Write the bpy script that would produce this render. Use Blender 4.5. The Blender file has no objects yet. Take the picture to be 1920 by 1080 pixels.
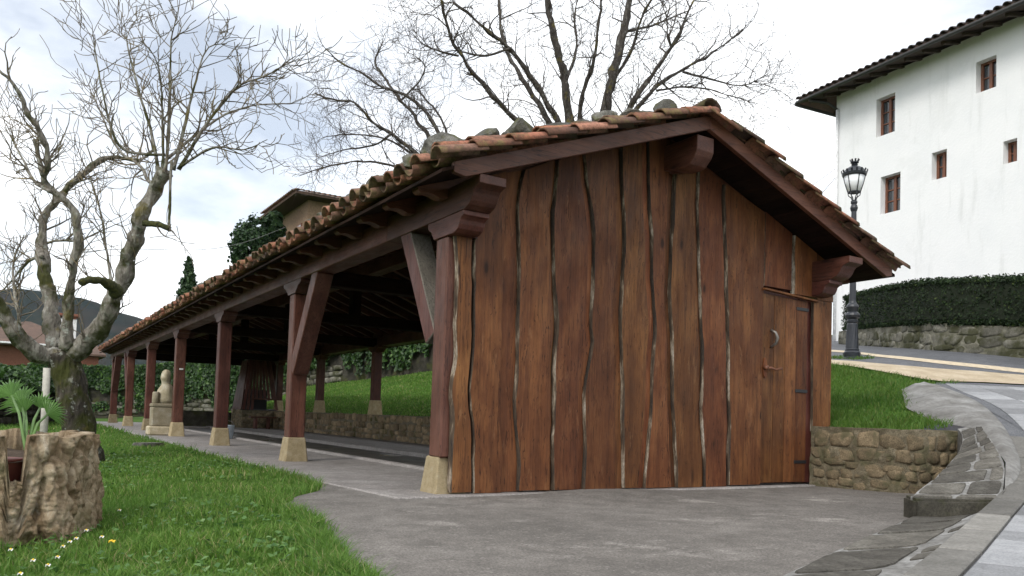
import bpy, bmesh, math, random
import numpy as np
from mathutils import Matrix, Vector, noise as mnoise

random.seed(7); rng = np.random.default_rng(7)
scene = bpy.context.scene
COL = scene.collection

# ------------------------------------------------------------------ camera
CAM_H = 0.65; FPX = 1481.0; PX, PY = 960.0, 720.0
yaw, pitch, roll = math.radians(32.4), math.radians(2.4), math.radians(1.85)
F = np.array([math.sin(yaw)*math.cos(pitch), math.cos(yaw)*math.cos(pitch), math.sin(pitch)])
R0 = np.array([math.cos(yaw), -math.sin(yaw), 0.0]); U0 = np.cross(R0, F)
U = U0*math.cos(roll) - R0*math.sin(roll); R = np.cross(F, U)
C0 = np.array([0, 0, CAM_H])
cam_d = bpy.data.cameras.new('camera'); cam = bpy.data.objects.new('camera', cam_d); COL.objects.link(cam)
cam_d.sensor_width = 36.0; cam_d.lens = 36.0*FPX/1920.0; cam_d.shift_y = 180.0/1920.0
cam_d.clip_start = 0.05; cam_d.clip_end = 6000.0
cam.matrix_world = Matrix(((R[0], U[0], -F[0], C0[0]), (R[1], U[1], -F[1], C0[1]), (R[2], U[2], -F[2], C0[2]), (0, 0, 0, 1)))
scene.camera = cam
def ray(x, y): return F + R*(x-PX)/FPX - U*(y-PY)/FPX
def at(x, y, D): return C0 + ray(x, y)*D
def aty(x, y, Y): d = ray(x, y); return C0 + d*Y/d[1]
def atz(x, y, z): d = ray(x, y); return C0 + d*(z-CAM_H)/d[2]

# ------------------------------------------------------------------ world and sun
SUN_AZ = math.radians(-118.0)      # compass-like angle from +Y towards +X: the sun stands to the left, a little behind the camera
SUN_EL = math.radians(42.0)
world = bpy.data.worlds.new('World'); scene.world = world; world.use_nodes = True
wn = world.node_tree; wn.nodes.clear()
def wnode(t): return wn.nodes.new(t)
sky = wnode('ShaderNodeTexSky'); sky.sky_type = 'NISHITA'; sky.sun_disc = False
sky.sun_elevation = SUN_EL; sky.sun_rotation = SUN_AZ; sky.air_density = 1.0; sky.dust_density = 1.5
tc = wnode('ShaderNodeTexCoord'); mp = wnode('ShaderNodeMapping'); mp.inputs['Scale'].default_value = (1.0, 1.0, 2.2)
mp.inputs['Location'].default_value = (0.9, 0.35, 0.2)
cn = wnode('ShaderNodeTexNoise'); cn.inputs['Scale'].default_value = 2.3; cn.inputs['Detail'].default_value = 7; cn.inputs['Roughness'].default_value = 0.55
cr = wnode('ShaderNodeValToRGB'); cr.color_ramp.elements[0].position = 0.36; cr.color_ramp.elements[1].position = 0.55
cr.color_ramp.elements[0].color = (0.35, 0.35, 0.35, 1); cr.color_ramp.elements[1].color = (1, 1, 1, 1)
mx = wnode('ShaderNodeMix'); mx.data_type = 'RGBA'
cloud_noise = wnode('ShaderNodeTexNoise'); cloud_noise.inputs['Scale'].default_value = 1.3; cloud_noise.inputs['Detail'].default_value = 4
cloud_ramp = wnode('ShaderNodeValToRGB')
cloud_ramp.color_ramp.elements[0].position = 0.3; cloud_ramp.color_ramp.elements[0].color = (10.2, 10.6, 11.1, 1)
cloud_ramp.color_ramp.elements[1].position = 0.6; cloud_ramp.color_ramp.elements[1].color = (12.4, 12.5, 12.6, 1)
bg = wnode('ShaderNodeBackground'); bg.inputs['Strength'].default_value = 0.1
wo = wnode('ShaderNodeOutputWorld')
L = wn.links.new
L(tc.outputs['Generated'], mp.inputs['Vector']); L(mp.outputs['Vector'], cn.inputs['Vector']); L(mp.outputs['Vector'], cloud_noise.inputs['Vector'])
L(cn.outputs['Fac'], cr.inputs['Fac']); L(cloud_noise.outputs['Fac'], cloud_ramp.inputs['Fac'])
L(cr.outputs['Color'], mx.inputs['Factor']); L(sky.outputs['Color'], mx.inputs['A']); L(cloud_ramp.outputs['Color'], mx.inputs['B'])
L(mx.outputs['Result'], bg.inputs['Color']); L(bg.outputs['Background'], wo.inputs['Surface'])

sun_d = bpy.data.lights.new('sun', 'SUN'); sun_d.energy = 1.4; sun_d.angle = math.radians(18); sun_d.color = (1.0, 0.96, 0.9)
sun = bpy.data.objects.new('sun', sun_d); COL.objects.link(sun)
sv = Vector((math.sin(SUN_AZ)*math.cos(SUN_EL), math.cos(SUN_AZ)*math.cos(SUN_EL), math.sin(SUN_EL)))
sun.rotation_euler = sv.to_track_quat('Z', 'Y').to_euler(); sun.location = (-20, -20, 30)
scene.view_settings.view_transform = 'Standard'; scene.view_settings.look = 'None'
scene.view_settings.gamma = 1.0; scene.view_settings.exposure = 0.5; scene.view_settings.use_curve_mapping = False

# ------------------------------------------------------------------ material helpers
class NT:
    def __init__(s, name):
        s.m = bpy.data.materials.new(name); s.m.use_nodes = True; s.t = s.m.node_tree; s.t.nodes.clear()
        s.out = s.n('ShaderNodeOutputMaterial'); s.b = s.n('ShaderNodeBsdfPrincipled'); s.l(s.b.outputs[0], s.out.inputs['Surface'])
    def n(s, t): return s.t.nodes.new(t)
    def l(s, a, b): s.t.links.new(a, b)
    def coord(s, rand=False, kind='Object'):
        c = s.n('ShaderNodeTexCoord').outputs[kind]
        if rand:
            oi = s.n('ShaderNodeObjectInfo'); mu = s.n('ShaderNodeMath'); mu.operation = 'MULTIPLY'; mu.inputs[1].default_value = 53.0
            s.l(oi.outputs['Random'], mu.inputs[0]); ad = s.n('ShaderNodeVectorMath'); ad.operation = 'ADD'
            s.l(c, ad.inputs[0]); s.l(mu.outputs[0], ad.inputs[1]); c = ad.outputs[0]
        return c
    def map(s, c, sc):
        m = s.n('ShaderNodeMapping'); m.inputs['Scale'].default_value = sc; s.l(c, m.inputs['Vector']); return m.outputs[0]
    def noise(s, c, scale, detail=4, rough=0.55, dist=0.0):
        t = s.n('ShaderNodeTexNoise'); t.inputs['Scale'].default_value = scale; t.inputs['Detail'].default_value = detail
        t.inputs['Roughness'].default_value = rough; t.inputs['Distortion'].default_value = dist; s.l(c, t.inputs['Vector']); return t.outputs['Fac']
    def voro(s, c, scale, out='Distance', feature='F1'):
        t = s.n('ShaderNodeTexVoronoi'); t.feature = feature; t.inputs['Scale'].default_value = scale; s.l(c, t.inputs['Vector']); return t.outputs[out]
    def ramp(s, f, stops):
        r = s.n('ShaderNodeValToRGB'); e = r.color_ramp.elements
        while len(e) < len(stops): e.new(0.5)
        for k, (p, c) in enumerate(stops):
            e[k].position = p; e[k].color = (*(c if hasattr(c, '__len__') else (c, c, c)), 1)
        s.l(f, r.inputs['Fac']); return r.outputs['Color']
    def mix(s, f, a, b, mode='MIX'):
        m = s.n('ShaderNodeMix'); m.data_type = 'RGBA'; m.blend_type = mode
        for key, v in (('Factor', f), ('A', a), ('B', b)):
            if isinstance(v, (int, float)): m.inputs[key].default_value = v
            elif isinstance(v, tuple): m.inputs[key].default_value = (*v, 1)
            else: s.l(v, m.inputs[key])
        return m.outputs['Result']
    def bump(s, h, strength=0.4, dist=0.02):
        b = s.n('ShaderNodeBump'); b.inputs['Strength'].default_value = strength; b.inputs['Distance'].default_value = dist
        s.l(h, b.inputs['Height']); s.l(b.outputs[0], s.b.inputs['Normal'])
    def rnd(s): return s.n('ShaderNodeObjectInfo').outputs['Random']
    def isl(s): return s.n('ShaderNodeNewGeometry').outputs['Random Per Island']
    def col(s, c):
        if isinstance(c, tuple): s.b.inputs['Base Color'].default_value = (*c, 1)
        else: s.l(c, s.b.inputs['Base Color'])
    def rough(s, r):
        if isinstance(r, (int, float)): s.b.inputs['Roughness'].default_value = r
        else: s.l(r, s.b.inputs['Roughness'])
    def spec(s, v): s.b.inputs['Specular IOR Level'].default_value = v
M = {}

def m_wood(name, dark, mid, light, axis='z', rough=0.5, worn=0.25, grain=1.0, spec=0.35, vary=(.78, 1.22), crack=.8):
    """stained timber: fine grain along one axis, growth bands, blotches, knots, drying cracks and rubbed pale patches"""
    k = NT(name); c = k.coord(True); ax = 'xyz'.index(axis)
    def sc(a, l): v = [a, a, a]; v[ax] = l; return tuple(v)
    wv = k.noise(k.map(c, sc(2.2, 1.1)), 1.6, 3, .5)                      # slow wander of the grain
    wo_ = k.n('ShaderNodeVectorMath'); wo_.operation = 'SCALE'; wo_.inputs['Scale'].default_value = .10
    cx_ = k.n('ShaderNodeCombineXYZ'); [k.l(wv, cx_.inputs[q]) for q in range(3) if q != ax]; k.l(cx_.outputs[0], wo_.inputs[0])
    ad = k.n('ShaderNodeVectorMath'); ad.operation = 'ADD'; k.l(c, ad.inputs[0]); k.l(wo_.outputs[0], ad.inputs[1]); cw_ = ad.outputs[0]
    g = k.noise(k.map(cw_, sc(70, 2.2)), 1.0*grain, 6, .7); bnd = k.noise(k.map(cw_, sc(19, .55)), 1.0, 5, .6)
    b = k.noise(k.map(c, sc(4.2, 1.7)), 1.0, 6, .62); st = k.noise(k.map(c, sc(7.5, 3.2)), 1.0, 6, .65)
    dm_ = tuple((a_+b_)/2 for a_, b_ in zip(dark, mid))
    col = k.ramp(b, [(.32, dm_), (.48, mid), (.66, light)])
    col = k.mix(k.ramp(bnd, [(.36, .38), (.54, 0.)]), col, dark); col = k.mix(k.ramp(g, [(.36, .38), (.55, 0.)]), col, tuple(v*.8 for v in dark))
    col = k.mix(k.ramp(st, [(.60, 0.), (.74, .45)]), col, tuple(v*.62 for v in dark))
    kn = k.voro(k.map(cw_, sc(3.6, 1.5)), 1.0); col = k.mix(k.ramp(kn, [(.05, .9), (.085, .35), (.15, 0.)]), col, tuple(v*.35 for v in dark))
    w = k.noise(k.map(c, sc(9, 2.4)), 1.0, 7, .72); col = k.mix(k.ramp(w, [(.60, 0.), (.72, worn)]), col, (light[0]*1.3+.03, light[1]*1.5+.03, light[2]*1.6+.03))
    ck = k.noise(k.map(cw_, sc(26, .7)), 1.0, 3, .5); col = k.mix(k.ramp(ck, [(.488, 0.), (.497, crack), (.503, crack), (.512, 0.)]), col, tuple(v*.25 for v in dark))
    hs = k.n('ShaderNodeHueSaturation'); mr = k.n('ShaderNodeMapRange'); mr.inputs['To Min'].default_value, mr.inputs['To Max'].default_value = vary
    k.l(k.rnd(), mr.inputs['Value']); k.l(mr.outputs[0], hs.inputs['Value'])
    fr = k.n('ShaderNodeMath'); fr.operation = 'MULTIPLY'; fr.inputs[1].default_value = 7.13; fr2 = k.n('ShaderNodeMath'); fr2.operation = 'FRACT'; k.l(k.rnd(), fr.inputs[0]); k.l(fr.outputs[0], fr2.inputs[0])
    mh = k.n('ShaderNodeMapRange'); mh.inputs['To Min'].default_value = .493; mh.inputs['To Max'].default_value = .506; k.l(fr2.outputs[0], mh.inputs['Value']); k.l(mh.outputs[0], hs.inputs['Hue']); k.l(col, hs.inputs['Color'])
    k.col(hs.outputs[0]); k.rough(k.ramp(st, [(0.3, rough-.06), (0.7, rough+.2)])); k.spec(spec); k.bump(k.mix(.5, g, bnd), 0.5, 0.008); M[name] = k.m
m_wood('board', (.054, .0185, .008), (.146, .052, .018), (.225, .092, .033), rough=.52, worn=.55, spec=.25, vary=(.68, 1.22))
m_wood('timber_z', (.044, .015, .010), (.098, .033, .022), (.15, .060, .043), rough=.42, worn=.25)
m_wood('timber_y', (.044, .015, .010), (.098, .033, .022), (.15, .060, .043), 'y', rough=.42, worn=.25)
m_wood('timber_x', (.046, .016, .009), (.100, .036, .019), (.145, .058, .033), 'x', rough=.45, worn=.25)
m_wood('shaded_wood_y', (.010, .006, .004), (.020, .010, .007), (.032, .017, .012), 'y', rough=.8, worn=.1, spec=.1)  # this and the next: shade under the roof painted into the wood colour
m_wood('shaded_wood_x', (.010, .006, .004), (.022, .011, .008), (.036, .019, .013), 'x', rough=.8, worn=.1, spec=.1)
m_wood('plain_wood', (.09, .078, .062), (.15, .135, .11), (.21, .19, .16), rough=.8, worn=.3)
m_wood('far_plank', (.16, .10, .05), (.27, .18, .10), (.36, .26, .16), rough=.8, worn=.2)

k = NT('bark_edge'); c = k.coord(True)
n = k.noise(k.map(c, (9, 9, 1.6)), 1.3, 5, .6); n2 = k.noise(k.map(c, (30, 30, 12)), 3, 4)
col = k.ramp(n, [(.42, (.018, .012, .008)), (.52, (.07, .045, .026)), (.58, (.24, .19, .135)), (.70, (.46, .42, .36))])
k.col(k.mix(k.ramp(n2, [(.35, .55), (.6, 0.)]), col, (.06, .04, .025))); k.rough(.85); k.bump(n2, .6, .01); M['bark_edge'] = k.m

def m_stone(name, cols, scale=6., rough=.9, bumpd=.02, rand=True, moss=0.0, mosscol=(.055, .06, .018), speck=.5):
    k = NT(name); c = k.coord(rand)
    a = k.noise(c, scale, 6, .62); b = k.noise(c, scale*9, 5, .7)
    col = k.ramp(a, [(.28 + .44*i/(len(cols)-1), cc) for i, cc in enumerate(cols)])
    col = k.mix(k.ramp(b, [(.36, speck), (.56, 0.)]), col, tuple(v*.4 for v in cols[0]))
    if rand:
        hs = k.n('ShaderNodeHueSaturation'); mr = k.n('ShaderNodeMapRange'); mr.inputs['To Min'].default_value = .6; mr.inputs['To Max'].default_value = 1.25
        k.l(k.rnd(), mr.inputs['Value']); k.l(mr.outputs[0], hs.inputs['Value']); k.l(col, hs.inputs['Color']); col = hs.outputs[0]
    if moss > 0:
        mo = k.noise(k.coord(False), scale*.45, 6, .6)
        col = k.mix(k.ramp(mo, [(.56-.16*moss, 0.), (.66-.1*moss, .85)]), col, mosscol)
    k.col(col); k.rough(rough); k.spec(.2); k.bump(k.mix(.35, a, b), .7, bumpd); M[name] = k.m
m_stone('wall_stone', [(.13, .105, .066), (.22, .17, .105), (.35, .27, .17)], 11, moss=.4, mosscol=(.095, .088, .048), speck=.75, bumpd=.035)
m_stone('back_stone', [(.16, .125, .08), (.27, .20, .12), (.36, .28, .18)], 7, moss=.2)
m_stone('back_mortar', [(.12, .10, .07), (.18, .155, .11), (.24, .21, .15)], 7, rand=False)
m_stone('mortar', [(.11, .093, .062), (.19, .16, .107), (.27, .23, .16)], 11, rand=False, moss=.4, mosscol=(.085, .08, .042), speck=.75, bumpd=.03)
m_stone('roof_stone', [(.06, .057, .050), (.15, .145, .128), (.30, .29, .26)], 11, moss=.34, mosscol=(.085, .085, .035), speck=.7)
m_stone('base_stone', [(.30, .24, .14), (.40, .32, .19), (.47, .40, .27)], 14, speck=.35)
m_stone('statue_stone', [(.30, .26, .17), (.42, .36, .25), (.55, .51, .42)], 6, speck=.3)
m_stone('grey_wall_stone', [(.10, .097, .078), (.18, .172, .14), (.27, .26, .22)], 5, moss=.7, mosscol=(.04, .042, .015))
m_stone('grey_mortar', [(.12, .12, .09), (.19, .18, .14), (.28, .27, .22)], 3, rand=False, moss=.6, mosscol=(.04, .042, .015))
m_stone('slab_stone', [(.075, .07, .06), (.125, .116, .10), (.20, .19, .165)], 6, bumpd=.012, speck=.6)
m_stone('lime_mortar', [(.13, .126, .115), (.24, .235, .225), (.46, .46, .45)], 3.5, rand=False, bumpd=.012, speck=.5)
m_stone('kerb_concrete', [(.17, .165, .15), (.22, .212, .195), (.27, .26, .24)], 6, bumpd=.006, speck=.4)
m_stone('paving_tile', [(.24, .245, .255), (.29, .295, .305), (.33, .335, .345)], 8, bumpd=.004, speck=.45)
m_stone('skirt_concrete', [(.12, .115, .105), (.21, .205, .195), (.34, .34, .33)], 2.5, rand=False, bumpd=.015, speck=.3)
m_stone('end_block', [(.05, .047, .038), (.095, .088, .07), (.15, .14, .11)], 6, moss=.5, mosscol=(.04, .045, .012))
m_stone('sand', [(.36, .29, .20), (.46, .38, .27), (.55, .47, .36)], 3, rand=False, bumpd=.01, speck=.25)
m_stone('dark_rubble', [(.03, .028, .022), (.06, .055, .042), (.11, .10, .08)], 4, moss=.4)
m_stone('soil', [(.03, .02, .012), (.06, .042, .028), (.09, .065, .045)], 14, rand=False)

def m_concrete(name, c0, c1, c2, stain=.5, rough=.9, gloss=None):
    k = NT(name); c = k.coord()
    a = k.noise(c, .9, 8, .62); b = k.noise(c, 4.5, 7, .7, .3); f = k.noise(c, 75, 4, .8); st = k.noise(k.map(c, (1.0, 1.25, 1)), 1.15, 9, .72, .2)
    col = k.ramp(a, [(.3, c0), (.5, c1), (.7, c2)])
    col = k.mix(k.ramp(b, [(.36, .6), (.6, 0.)]), col, tuple(v*.62 for v in c0))
    col = k.mix(k.ramp(st, [(.575, 0.), (.68, stain)]), col, tuple(min(1, v*1.75+.03) for v in c2))
    col = k.mix(k.ramp(f, [(.40, .75), (.56, 0.)]), col, tuple(v*.42 for v in c0))
    f2 = k.noise(c, 28, 5, .75); col = k.mix(k.ramp(f2, [(.56, 0.), (.72, .45)]), col, tuple(min(1, v*1.6) for v in c2)); vs = k.voro(c, 16); col = k.mix(k.ramp(vs, [(.04, .7), (.07, 0.)]), col, (.42, .40, .37))
    k.col(col); k.spec(.3)
    k.rough(rough if gloss is None else k.ramp(a, [(.35, gloss), (.6, rough)])); k.bump(k.mix(.5, f2, f), .6, .010); M[name] = k.m
m_concrete('apron', (.145, .133, .12), (.205, .188, .17), (.27, .25, .228), .6)
m_concrete('slab', (.25, .23, .215), (.33, .305, .29), (.39, .37, .35), .3, .75, .5)
m_concrete('asphalt', (.115, .12, .13), (.15, .155, .168), (.19, .196, .21), .25, .85, .6)
m_concrete('pool_bottom', (.055, .05, .044), (.085, .078, .068), (.12, .112, .10), .2, .6, .35)

def m_tile():
    k = NT('tile'); c = k.coord(True)
    r = k.n('ShaderNodeMath'); r.operation = 'ADD'; k.l(k.rnd(), r.inputs[0]); k.l(k.isl(), r.inputs[1])
    fr = k.n('ShaderNodeMath'); fr.operation = 'FRACT'; k.l(r.outputs[0], fr.inputs[0])
    col = k.ramp(fr.outputs[0], [(0., (.44, .18, .115)), (.18, (.30, .125, .08)), (.36, (.085, .055, .044)), (.50, (.50, .24, .165)), (.64, (.12, .075, .058)), (.80, (.36, .15, .092)), (.9, (.16, .09, .066)), (1., (.32, .18, .13))])
    a = k.noise(c, 9, 7, .68); b = k.noise(c, 45, 4, .7); l = k.noise(c, 5, 6, .7)
    col = k.mix(k.ramp(a, [(.36, .7), (.54, 0.)]), col, (.06, .04, .032))
    col = k.mix(k.ramp(l, [(.54, 0.), (.64, .7)]), col, (.22, .18, .075)); mm = k.noise(k.coord(False), 3.2, 6, .7); col = k.mix(k.ramp(mm, [(.54, 0.), (.62, .75)]), col, (.085, .08, .035))
    col = k.mix(k.ramp(b, [(.35, .5), (.55, 0.)]), col, (.06, .045, .035))
    k.col(col); k.rough(.9); k.spec(.2); k.bump(k.mix(.5, a, b), .5, .008); M['tile'] = k.m
m_tile()
k = NT('far_tile'); c = k.coord(); a = k.noise(c, 1.5, 6, .65); b = k.noise(c, 9, 4, .7)
col = k.ramp(a, [(.3, (.085, .056, .043)), (.6, (.14, .085, .062)), (.75, (.19, .12, .09))]); k.col(k.mix(k.ramp(b, [(.35, .6), (.6, 0.)]), col, (.07, .05, .04))); k.rough(.95); M['far_tile'] = k.m

def m_bark(name, cols, lichen=.5, moss=0.):
    k = NT(name); c = k.coord()
    a = k.noise(k.map(c, (1, 1, .35)), 14, 6, .7, .5); b = k.noise(c, 9, 6, .7); v = k.voro(k.map(c, (1, 1, .4)), 22)
    col = k.ramp(a, [(.3, cols[0]), (.5, cols[1]), (.7, cols[2])])
    col = k.mix(k.ramp(b, [(.56, 0.), (.62, lichen)]), col, (.36, .37, .33))
    y = k.noise(c, 4.2, 5, .6); col = k.mix(k.ramp(y, [(.58, 0.), (.66, .7)]), col, (.16, .13, .03))
    if moss:
        mo = k.noise(c, 3.1, 5, .6); col = k.mix(k.ramp(mo, [(.5-.1*moss, 0.), (.6, .9)]), col, (.045, .05, .012))
    k.col(col); k.rough(.95); k.spec(.15); k.bump(k.mix(.5, a, v), 1., .05); M[name] = k.m
m_bark('bark', [(.08, .07, .058), (.22, .20, .17), (.37, .35, .31)], .85, .06)
m_bark('bark_trunk', [(.022, .019, .015), (.06, .051, .042), (.14, .122, .104)], .8, .3)
m_bark('bark_dark', [(.035, .029, .026), (.075, .066, .06), (.13, .118, .105)], .3)
k = NT('moss'); c = k.coord(); a = k.noise(c, 30, 5, .7); k.col(k.ramp(a, [(.3, (.012, .013, .004)), (.5, (.045, .05, .012)), (.7, (.11, .10, .02))])); k.rough(1.); k.bump(a, 1., .03); M['moss'] = k.m
k = NT('twig'); c = k.coord(); a = k.noise(c, 6, 4); k.col(k.ramp(a, [(.3, (.09, .072, .055)), (.55, (.16, .135, .10)), (.7, (.22, .17, .08))])); k.rough(.9); M['twig'] = k.m
k = NT('twig_dark'); c = k.coord(); a = k.noise(c, 6, 4); k.col(k.ramp(a, [(.3, (.045, .036, .032)), (.7, (.11, .093, .08))])); k.rough(.9); M['twig_dark'] = k.m

def m_leaf(name, stops, trans=.3, rough=.5, patch=None, patch_scale=.7):
    k = NT(name); col = k.ramp(k.isl(), stops)
    if patch: col = k.mix(k.ramp(k.noise(k.coord(), patch_scale, 4, .6), [(.38, 0.), (.66, .7)]), col, patch)
    k.col(col); k.rough(rough); k.spec(.3)
    t = k.n('ShaderNodeBsdfTranslucent'); k.l(col, t.inputs['Color']); s = k.n('ShaderNodeMixShader'); s.inputs[0].default_value = trans
    k.l(k.b.outputs[0], s.inputs[1]); k.l(t.outputs[0], s.inputs[2]); k.l(s.outputs[0], k.out.inputs['Surface']); M[name] = k.m
m_leaf('grass', [(0., (.06, .13, .02)), (.4, (.11, .22, .032)), (.75, (.155, .28, .045)), (.90, (.22, .32, .07)), (.95, (.36, .33, .15)), (1., (.40, .34, .18))], .35, .6, (.085, .19, .03), .9)
m_leaf('bank_grass', [(0., (.035, .10, .012)), (.5, (.065, .165, .018)), (.85, (.11, .20, .03)), (1., (.22, .22, .08))], .3, .6, (.10, .17, .03), 1.4)
m_leaf('weed', [(0., (.05, .12, .03)), (.7, (.09, .19, .045)), (1., (.16, .26, .09))], .25, .5)
m_leaf('ivy', [(0., (.012, .035, .008)), (.5, (.028, .07, .014)), (.85, (.06, .13, .024)), (1., (.11, .20, .04))], .2, .45, (.018, .040, .012), .5)
m_leaf('hedge', [(0., (.008, .018, .006)), (.6, (.016, .036, .010)), (.92, (.032, .060, .014)), (1., (.07, .10, .02))], .15, .7, (.010, .020, .007), 3.)
m_leaf('evergreen', [(0., (.012, .030, .012)), (.6, (.028, .062, .022)), (1., (.06, .11, .035))], .2, .5)
m_leaf('palm', [(0., (.07, .15, .035)), (1., (.13, .25, .065))], .3, .35)
k = NT('lawn_ground'); c = k.coord(); a = k.noise(c, 3, 6, .7); k.col(k.ramp(a, [(.3, (.03, .055, .011)), (.55, (.055, .11, .017)), (.75, (.08, .15, .022))])); k.rough(1.); k.spec(.05); M['lawn_ground'] = k.m
k = NT('forest'); c = k.coord(); a = k.noise(c, .02, 8, .75); b = k.noise(c, .006, 5, .6)
col = k.ramp(a, [(.3, (.007, .012, .009)), (.55, (.018, .023, .016)), (.75, (.034, .033, .022))]); k.col(k.mix(k.ramp(b, [(.45, 0.), (.62, .7)]), col, (.045, .030, .023))); k.rough(1.); k.spec(0.); k.bump(a, 1., 3.); M['forest'] = k.m
k = NT('hedge_core'); k.col((.010, .016, .006)); k.rough(1.); M['hedge_core'] = k.m

k = NT('render_white'); c = k.coord(); a = k.noise(c, 1.1, 7, .6); b = k.noise(c, 14, 4, .6); st = k.noise(k.map(c, (2.5, 2.5, .35)), 1.1, 6, .65)
col = k.ramp(a, [(.3, (.79, .80, .81)), (.6, (.83, .835, .84))]); col = k.mix(k.ramp(st, [(.55, 0.), (.72, .45)]), col, (.58, .59, .58)); pt_ = k.noise(c, .45, 6, .7); col = k.mix(k.ramp(pt_, [(.56, 0.), (.62, .35)]), col, (.70, .71, .71)); k.col(col); k.rough(.9); k.bump(k.mix(.4, b, a), .35, .03); M['render_white'] = k.m
def plain(name, c, rough=.5, metal=0., spec=.5, nz=.25, scale=12):
    k = NT(name); a = k.noise(k.coord(True), scale, 5, .65); k.col(k.ramp(a, [(.3, tuple(v*(1-nz) for v in c)), (.7, tuple(min(1, v*(1+nz)) for v in c))]))
    k.rough(rough); k.b.inputs['Metallic'].default_value = metal; k.spec(spec); M[name] = k.m
plain('iron_paint', (.020, .023, .030), .38); plain('black_iron', (.012, .012, .014), .5); plain('old_steel', (.22, .20, .18), .45, .8)
plain('window_wood', (.16, .06, .03), .5); plain('soffit_dark', (.045, .028, .02), .8); plain('gutter', (.035, .033, .032), .5)
plain('pipe_white', (.72, .73, .74), .5); plain('cream_line', (.55, .46, .33), .85); plain('cable', (.12, .12, .12), .7)
plain('rot_wood', (.17, .125, .08), .95, nz=.6, scale=20); plain('stake', (.42, .40, .35), .85); plain('plastic_red', (.13, .035, .025), .6)
plain('petal', (.82, .82, .80), .7); plain('yellow', (.75, .50, .03), .6); plain('stem', (.08, .16, .03), .6); plain('bucket', (.45, .52, .60), .5)
plain('dark_tile', (.07, .055, .05), .9, nz=.5); plain('tan_render', (.25, .165, .105), .9); plain('brown_wall', (.16, .065, .04), .9); plain('chimney_white', (.7, .7, .69), .9); plain('paper', (.7, .7, .68), .7)
plain('steel_table', (.05, .05, .055), .5); plain('red_brick', (.22, .085, .055), .9)
k = NT('glass'); k.col((.03, .035, .04)); k.rough(.06); k.spec(.8); M['glass'] = k.m
k = NT('lamp_glass'); k.col((.86, .88, .90)); k.rough(.3); M['lamp_glass'] = k.m
k = NT('water'); k.col((.03, .032, .026)); k.rough(.12); k.spec(.5); k.bump(k.noise(k.coord(), 5, 3), .05, .01); M['water'] = k.m
def m_stump():
    k = NT('stump_bark'); c = k.coord(); a = k.noise(k.map(c, (1, 1, .45)), 9, 8, .7, .8); b = k.noise(c, 28, 5, .7); w = k.noise(c, 3.4, 5, .6)
    col = k.ramp(a, [(.26, (.06, .04, .024)), (.43, (.20, .143, .086)), (.57, (.33, .26, .175)), (.74, (.45, .39, .30))])
    col = k.mix(k.ramp(b, [(.30, .7), (.48, 0.)]), col, (.075, .05, .03)); col = k.mix(k.ramp(w, [(.60, 0.), (.70, .6)]), col, (.45, .43, .38))
    g = k.noise(c, 2.2, 4); col = k.mix(k.ramp(g, [(.55, 0.), (.68, .5)]), col, (.13, .13, .06))
    k.col(col); k.rough(.95); k.spec(.1); k.bump(k.mix(.5, a, b), 1., .03); M['stump_bark'] = k.m
m_stump()

# ------------------------------------------------------------------ geometry helpers
def mesh_data(name, verts, faces, mats, smooth=False, mat_idx=None):
    me = bpy.data.meshes.new(name); me.from_pydata([tuple(v) for v in verts], [], [tuple(f) for f in faces])
    for m in (mats if isinstance(mats, (list, tuple)) else [mats]): me.materials.append(M[m])
    if mat_idx is not None: me.polygons.foreach_set('material_index', mat_idx)
    if smooth: me.polygons.foreach_set('use_smooth', [True]*len(me.polygons))
    me.update(); return me
def mesh_np(name, V, Fq, mat, smooth=False):
    """V: (n,3) array, Fq: list of (m,k) int arrays"""
    me = bpy.data.meshes.new(name); me.vertices.add(len(V)); me.vertices.foreach_set('co', np.asarray(V, dtype=np.float32).ravel())
    loops = np.concatenate([f.ravel() for f in Fq]); tot = np.concatenate([np.full(len(f), f.shape[1]) for f in Fq])
    st = np.concatenate([[0], np.cumsum(tot)[:-1]])
    me.loops.add(len(loops)); me.loops.foreach_set('vertex_index', loops.astype(np.int32))
    me.polygons.add(len(tot)); me.polygons.foreach_set('loop_start', st.astype(np.int32)); me.polygons.foreach_set('loop_total', tot.astype(np.int32))
    if smooth: me.polygons.foreach_set('use_smooth', np.ones(len(tot), dtype=bool))
    me.materials.append(M[mat]); me.update(calc_edges=True); me.validate(); return me
def link(o, parent=None):
    COL.objects.link(o)
    if parent is not None: o.parent = parent; o.matrix_parent_inverse = parent['_w'] if False else WORLD[parent.name].inverted()
    WORLD[o.name] = o.matrix_basis.copy(); return o
WORLD = {}
def obj(name, me, parent=None, mat=None, mw=None):
    o = bpy.data.objects.new(name, me)
    if mw is not None: o.matrix_basis = mw
    return link(o, parent)
def tag(o, label=None, cat=None, group=None, kind=None):
    for kk, v in (('label', label), ('category', cat), ('group', group), ('kind', kind)):
        if v: o[kk] = v
    return o
def thing(name, label, cat, loc=(0, 0, 0), group=None):
    o = bpy.data.objects.new(name, None); o.location = loc; o.empty_display_size = .2
    return tag(link(o), label, cat, group)
def mk(name, verts, faces, mats, parent=None, smooth=False, mat_idx=None): return obj(name, mesh_data(name, verts, faces, mats, smooth, mat_idx), parent)
BOXF = [(0, 3, 2, 1), (4, 5, 6, 7), (0, 1, 5, 4), (1, 2, 6, 5), (2, 3, 7, 6), (3, 0, 4, 7)]
def boxv(a, b): (x0, y0, z0), (x1, y1, z1) = a, b; return [(x0, y0, z0), (x1, y0, z0), (x1, y1, z0), (x0, y1, z0), (x0, y0, z1), (x1, y0, z1), (x1, y1, z1), (x0, y1, z1)]
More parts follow.
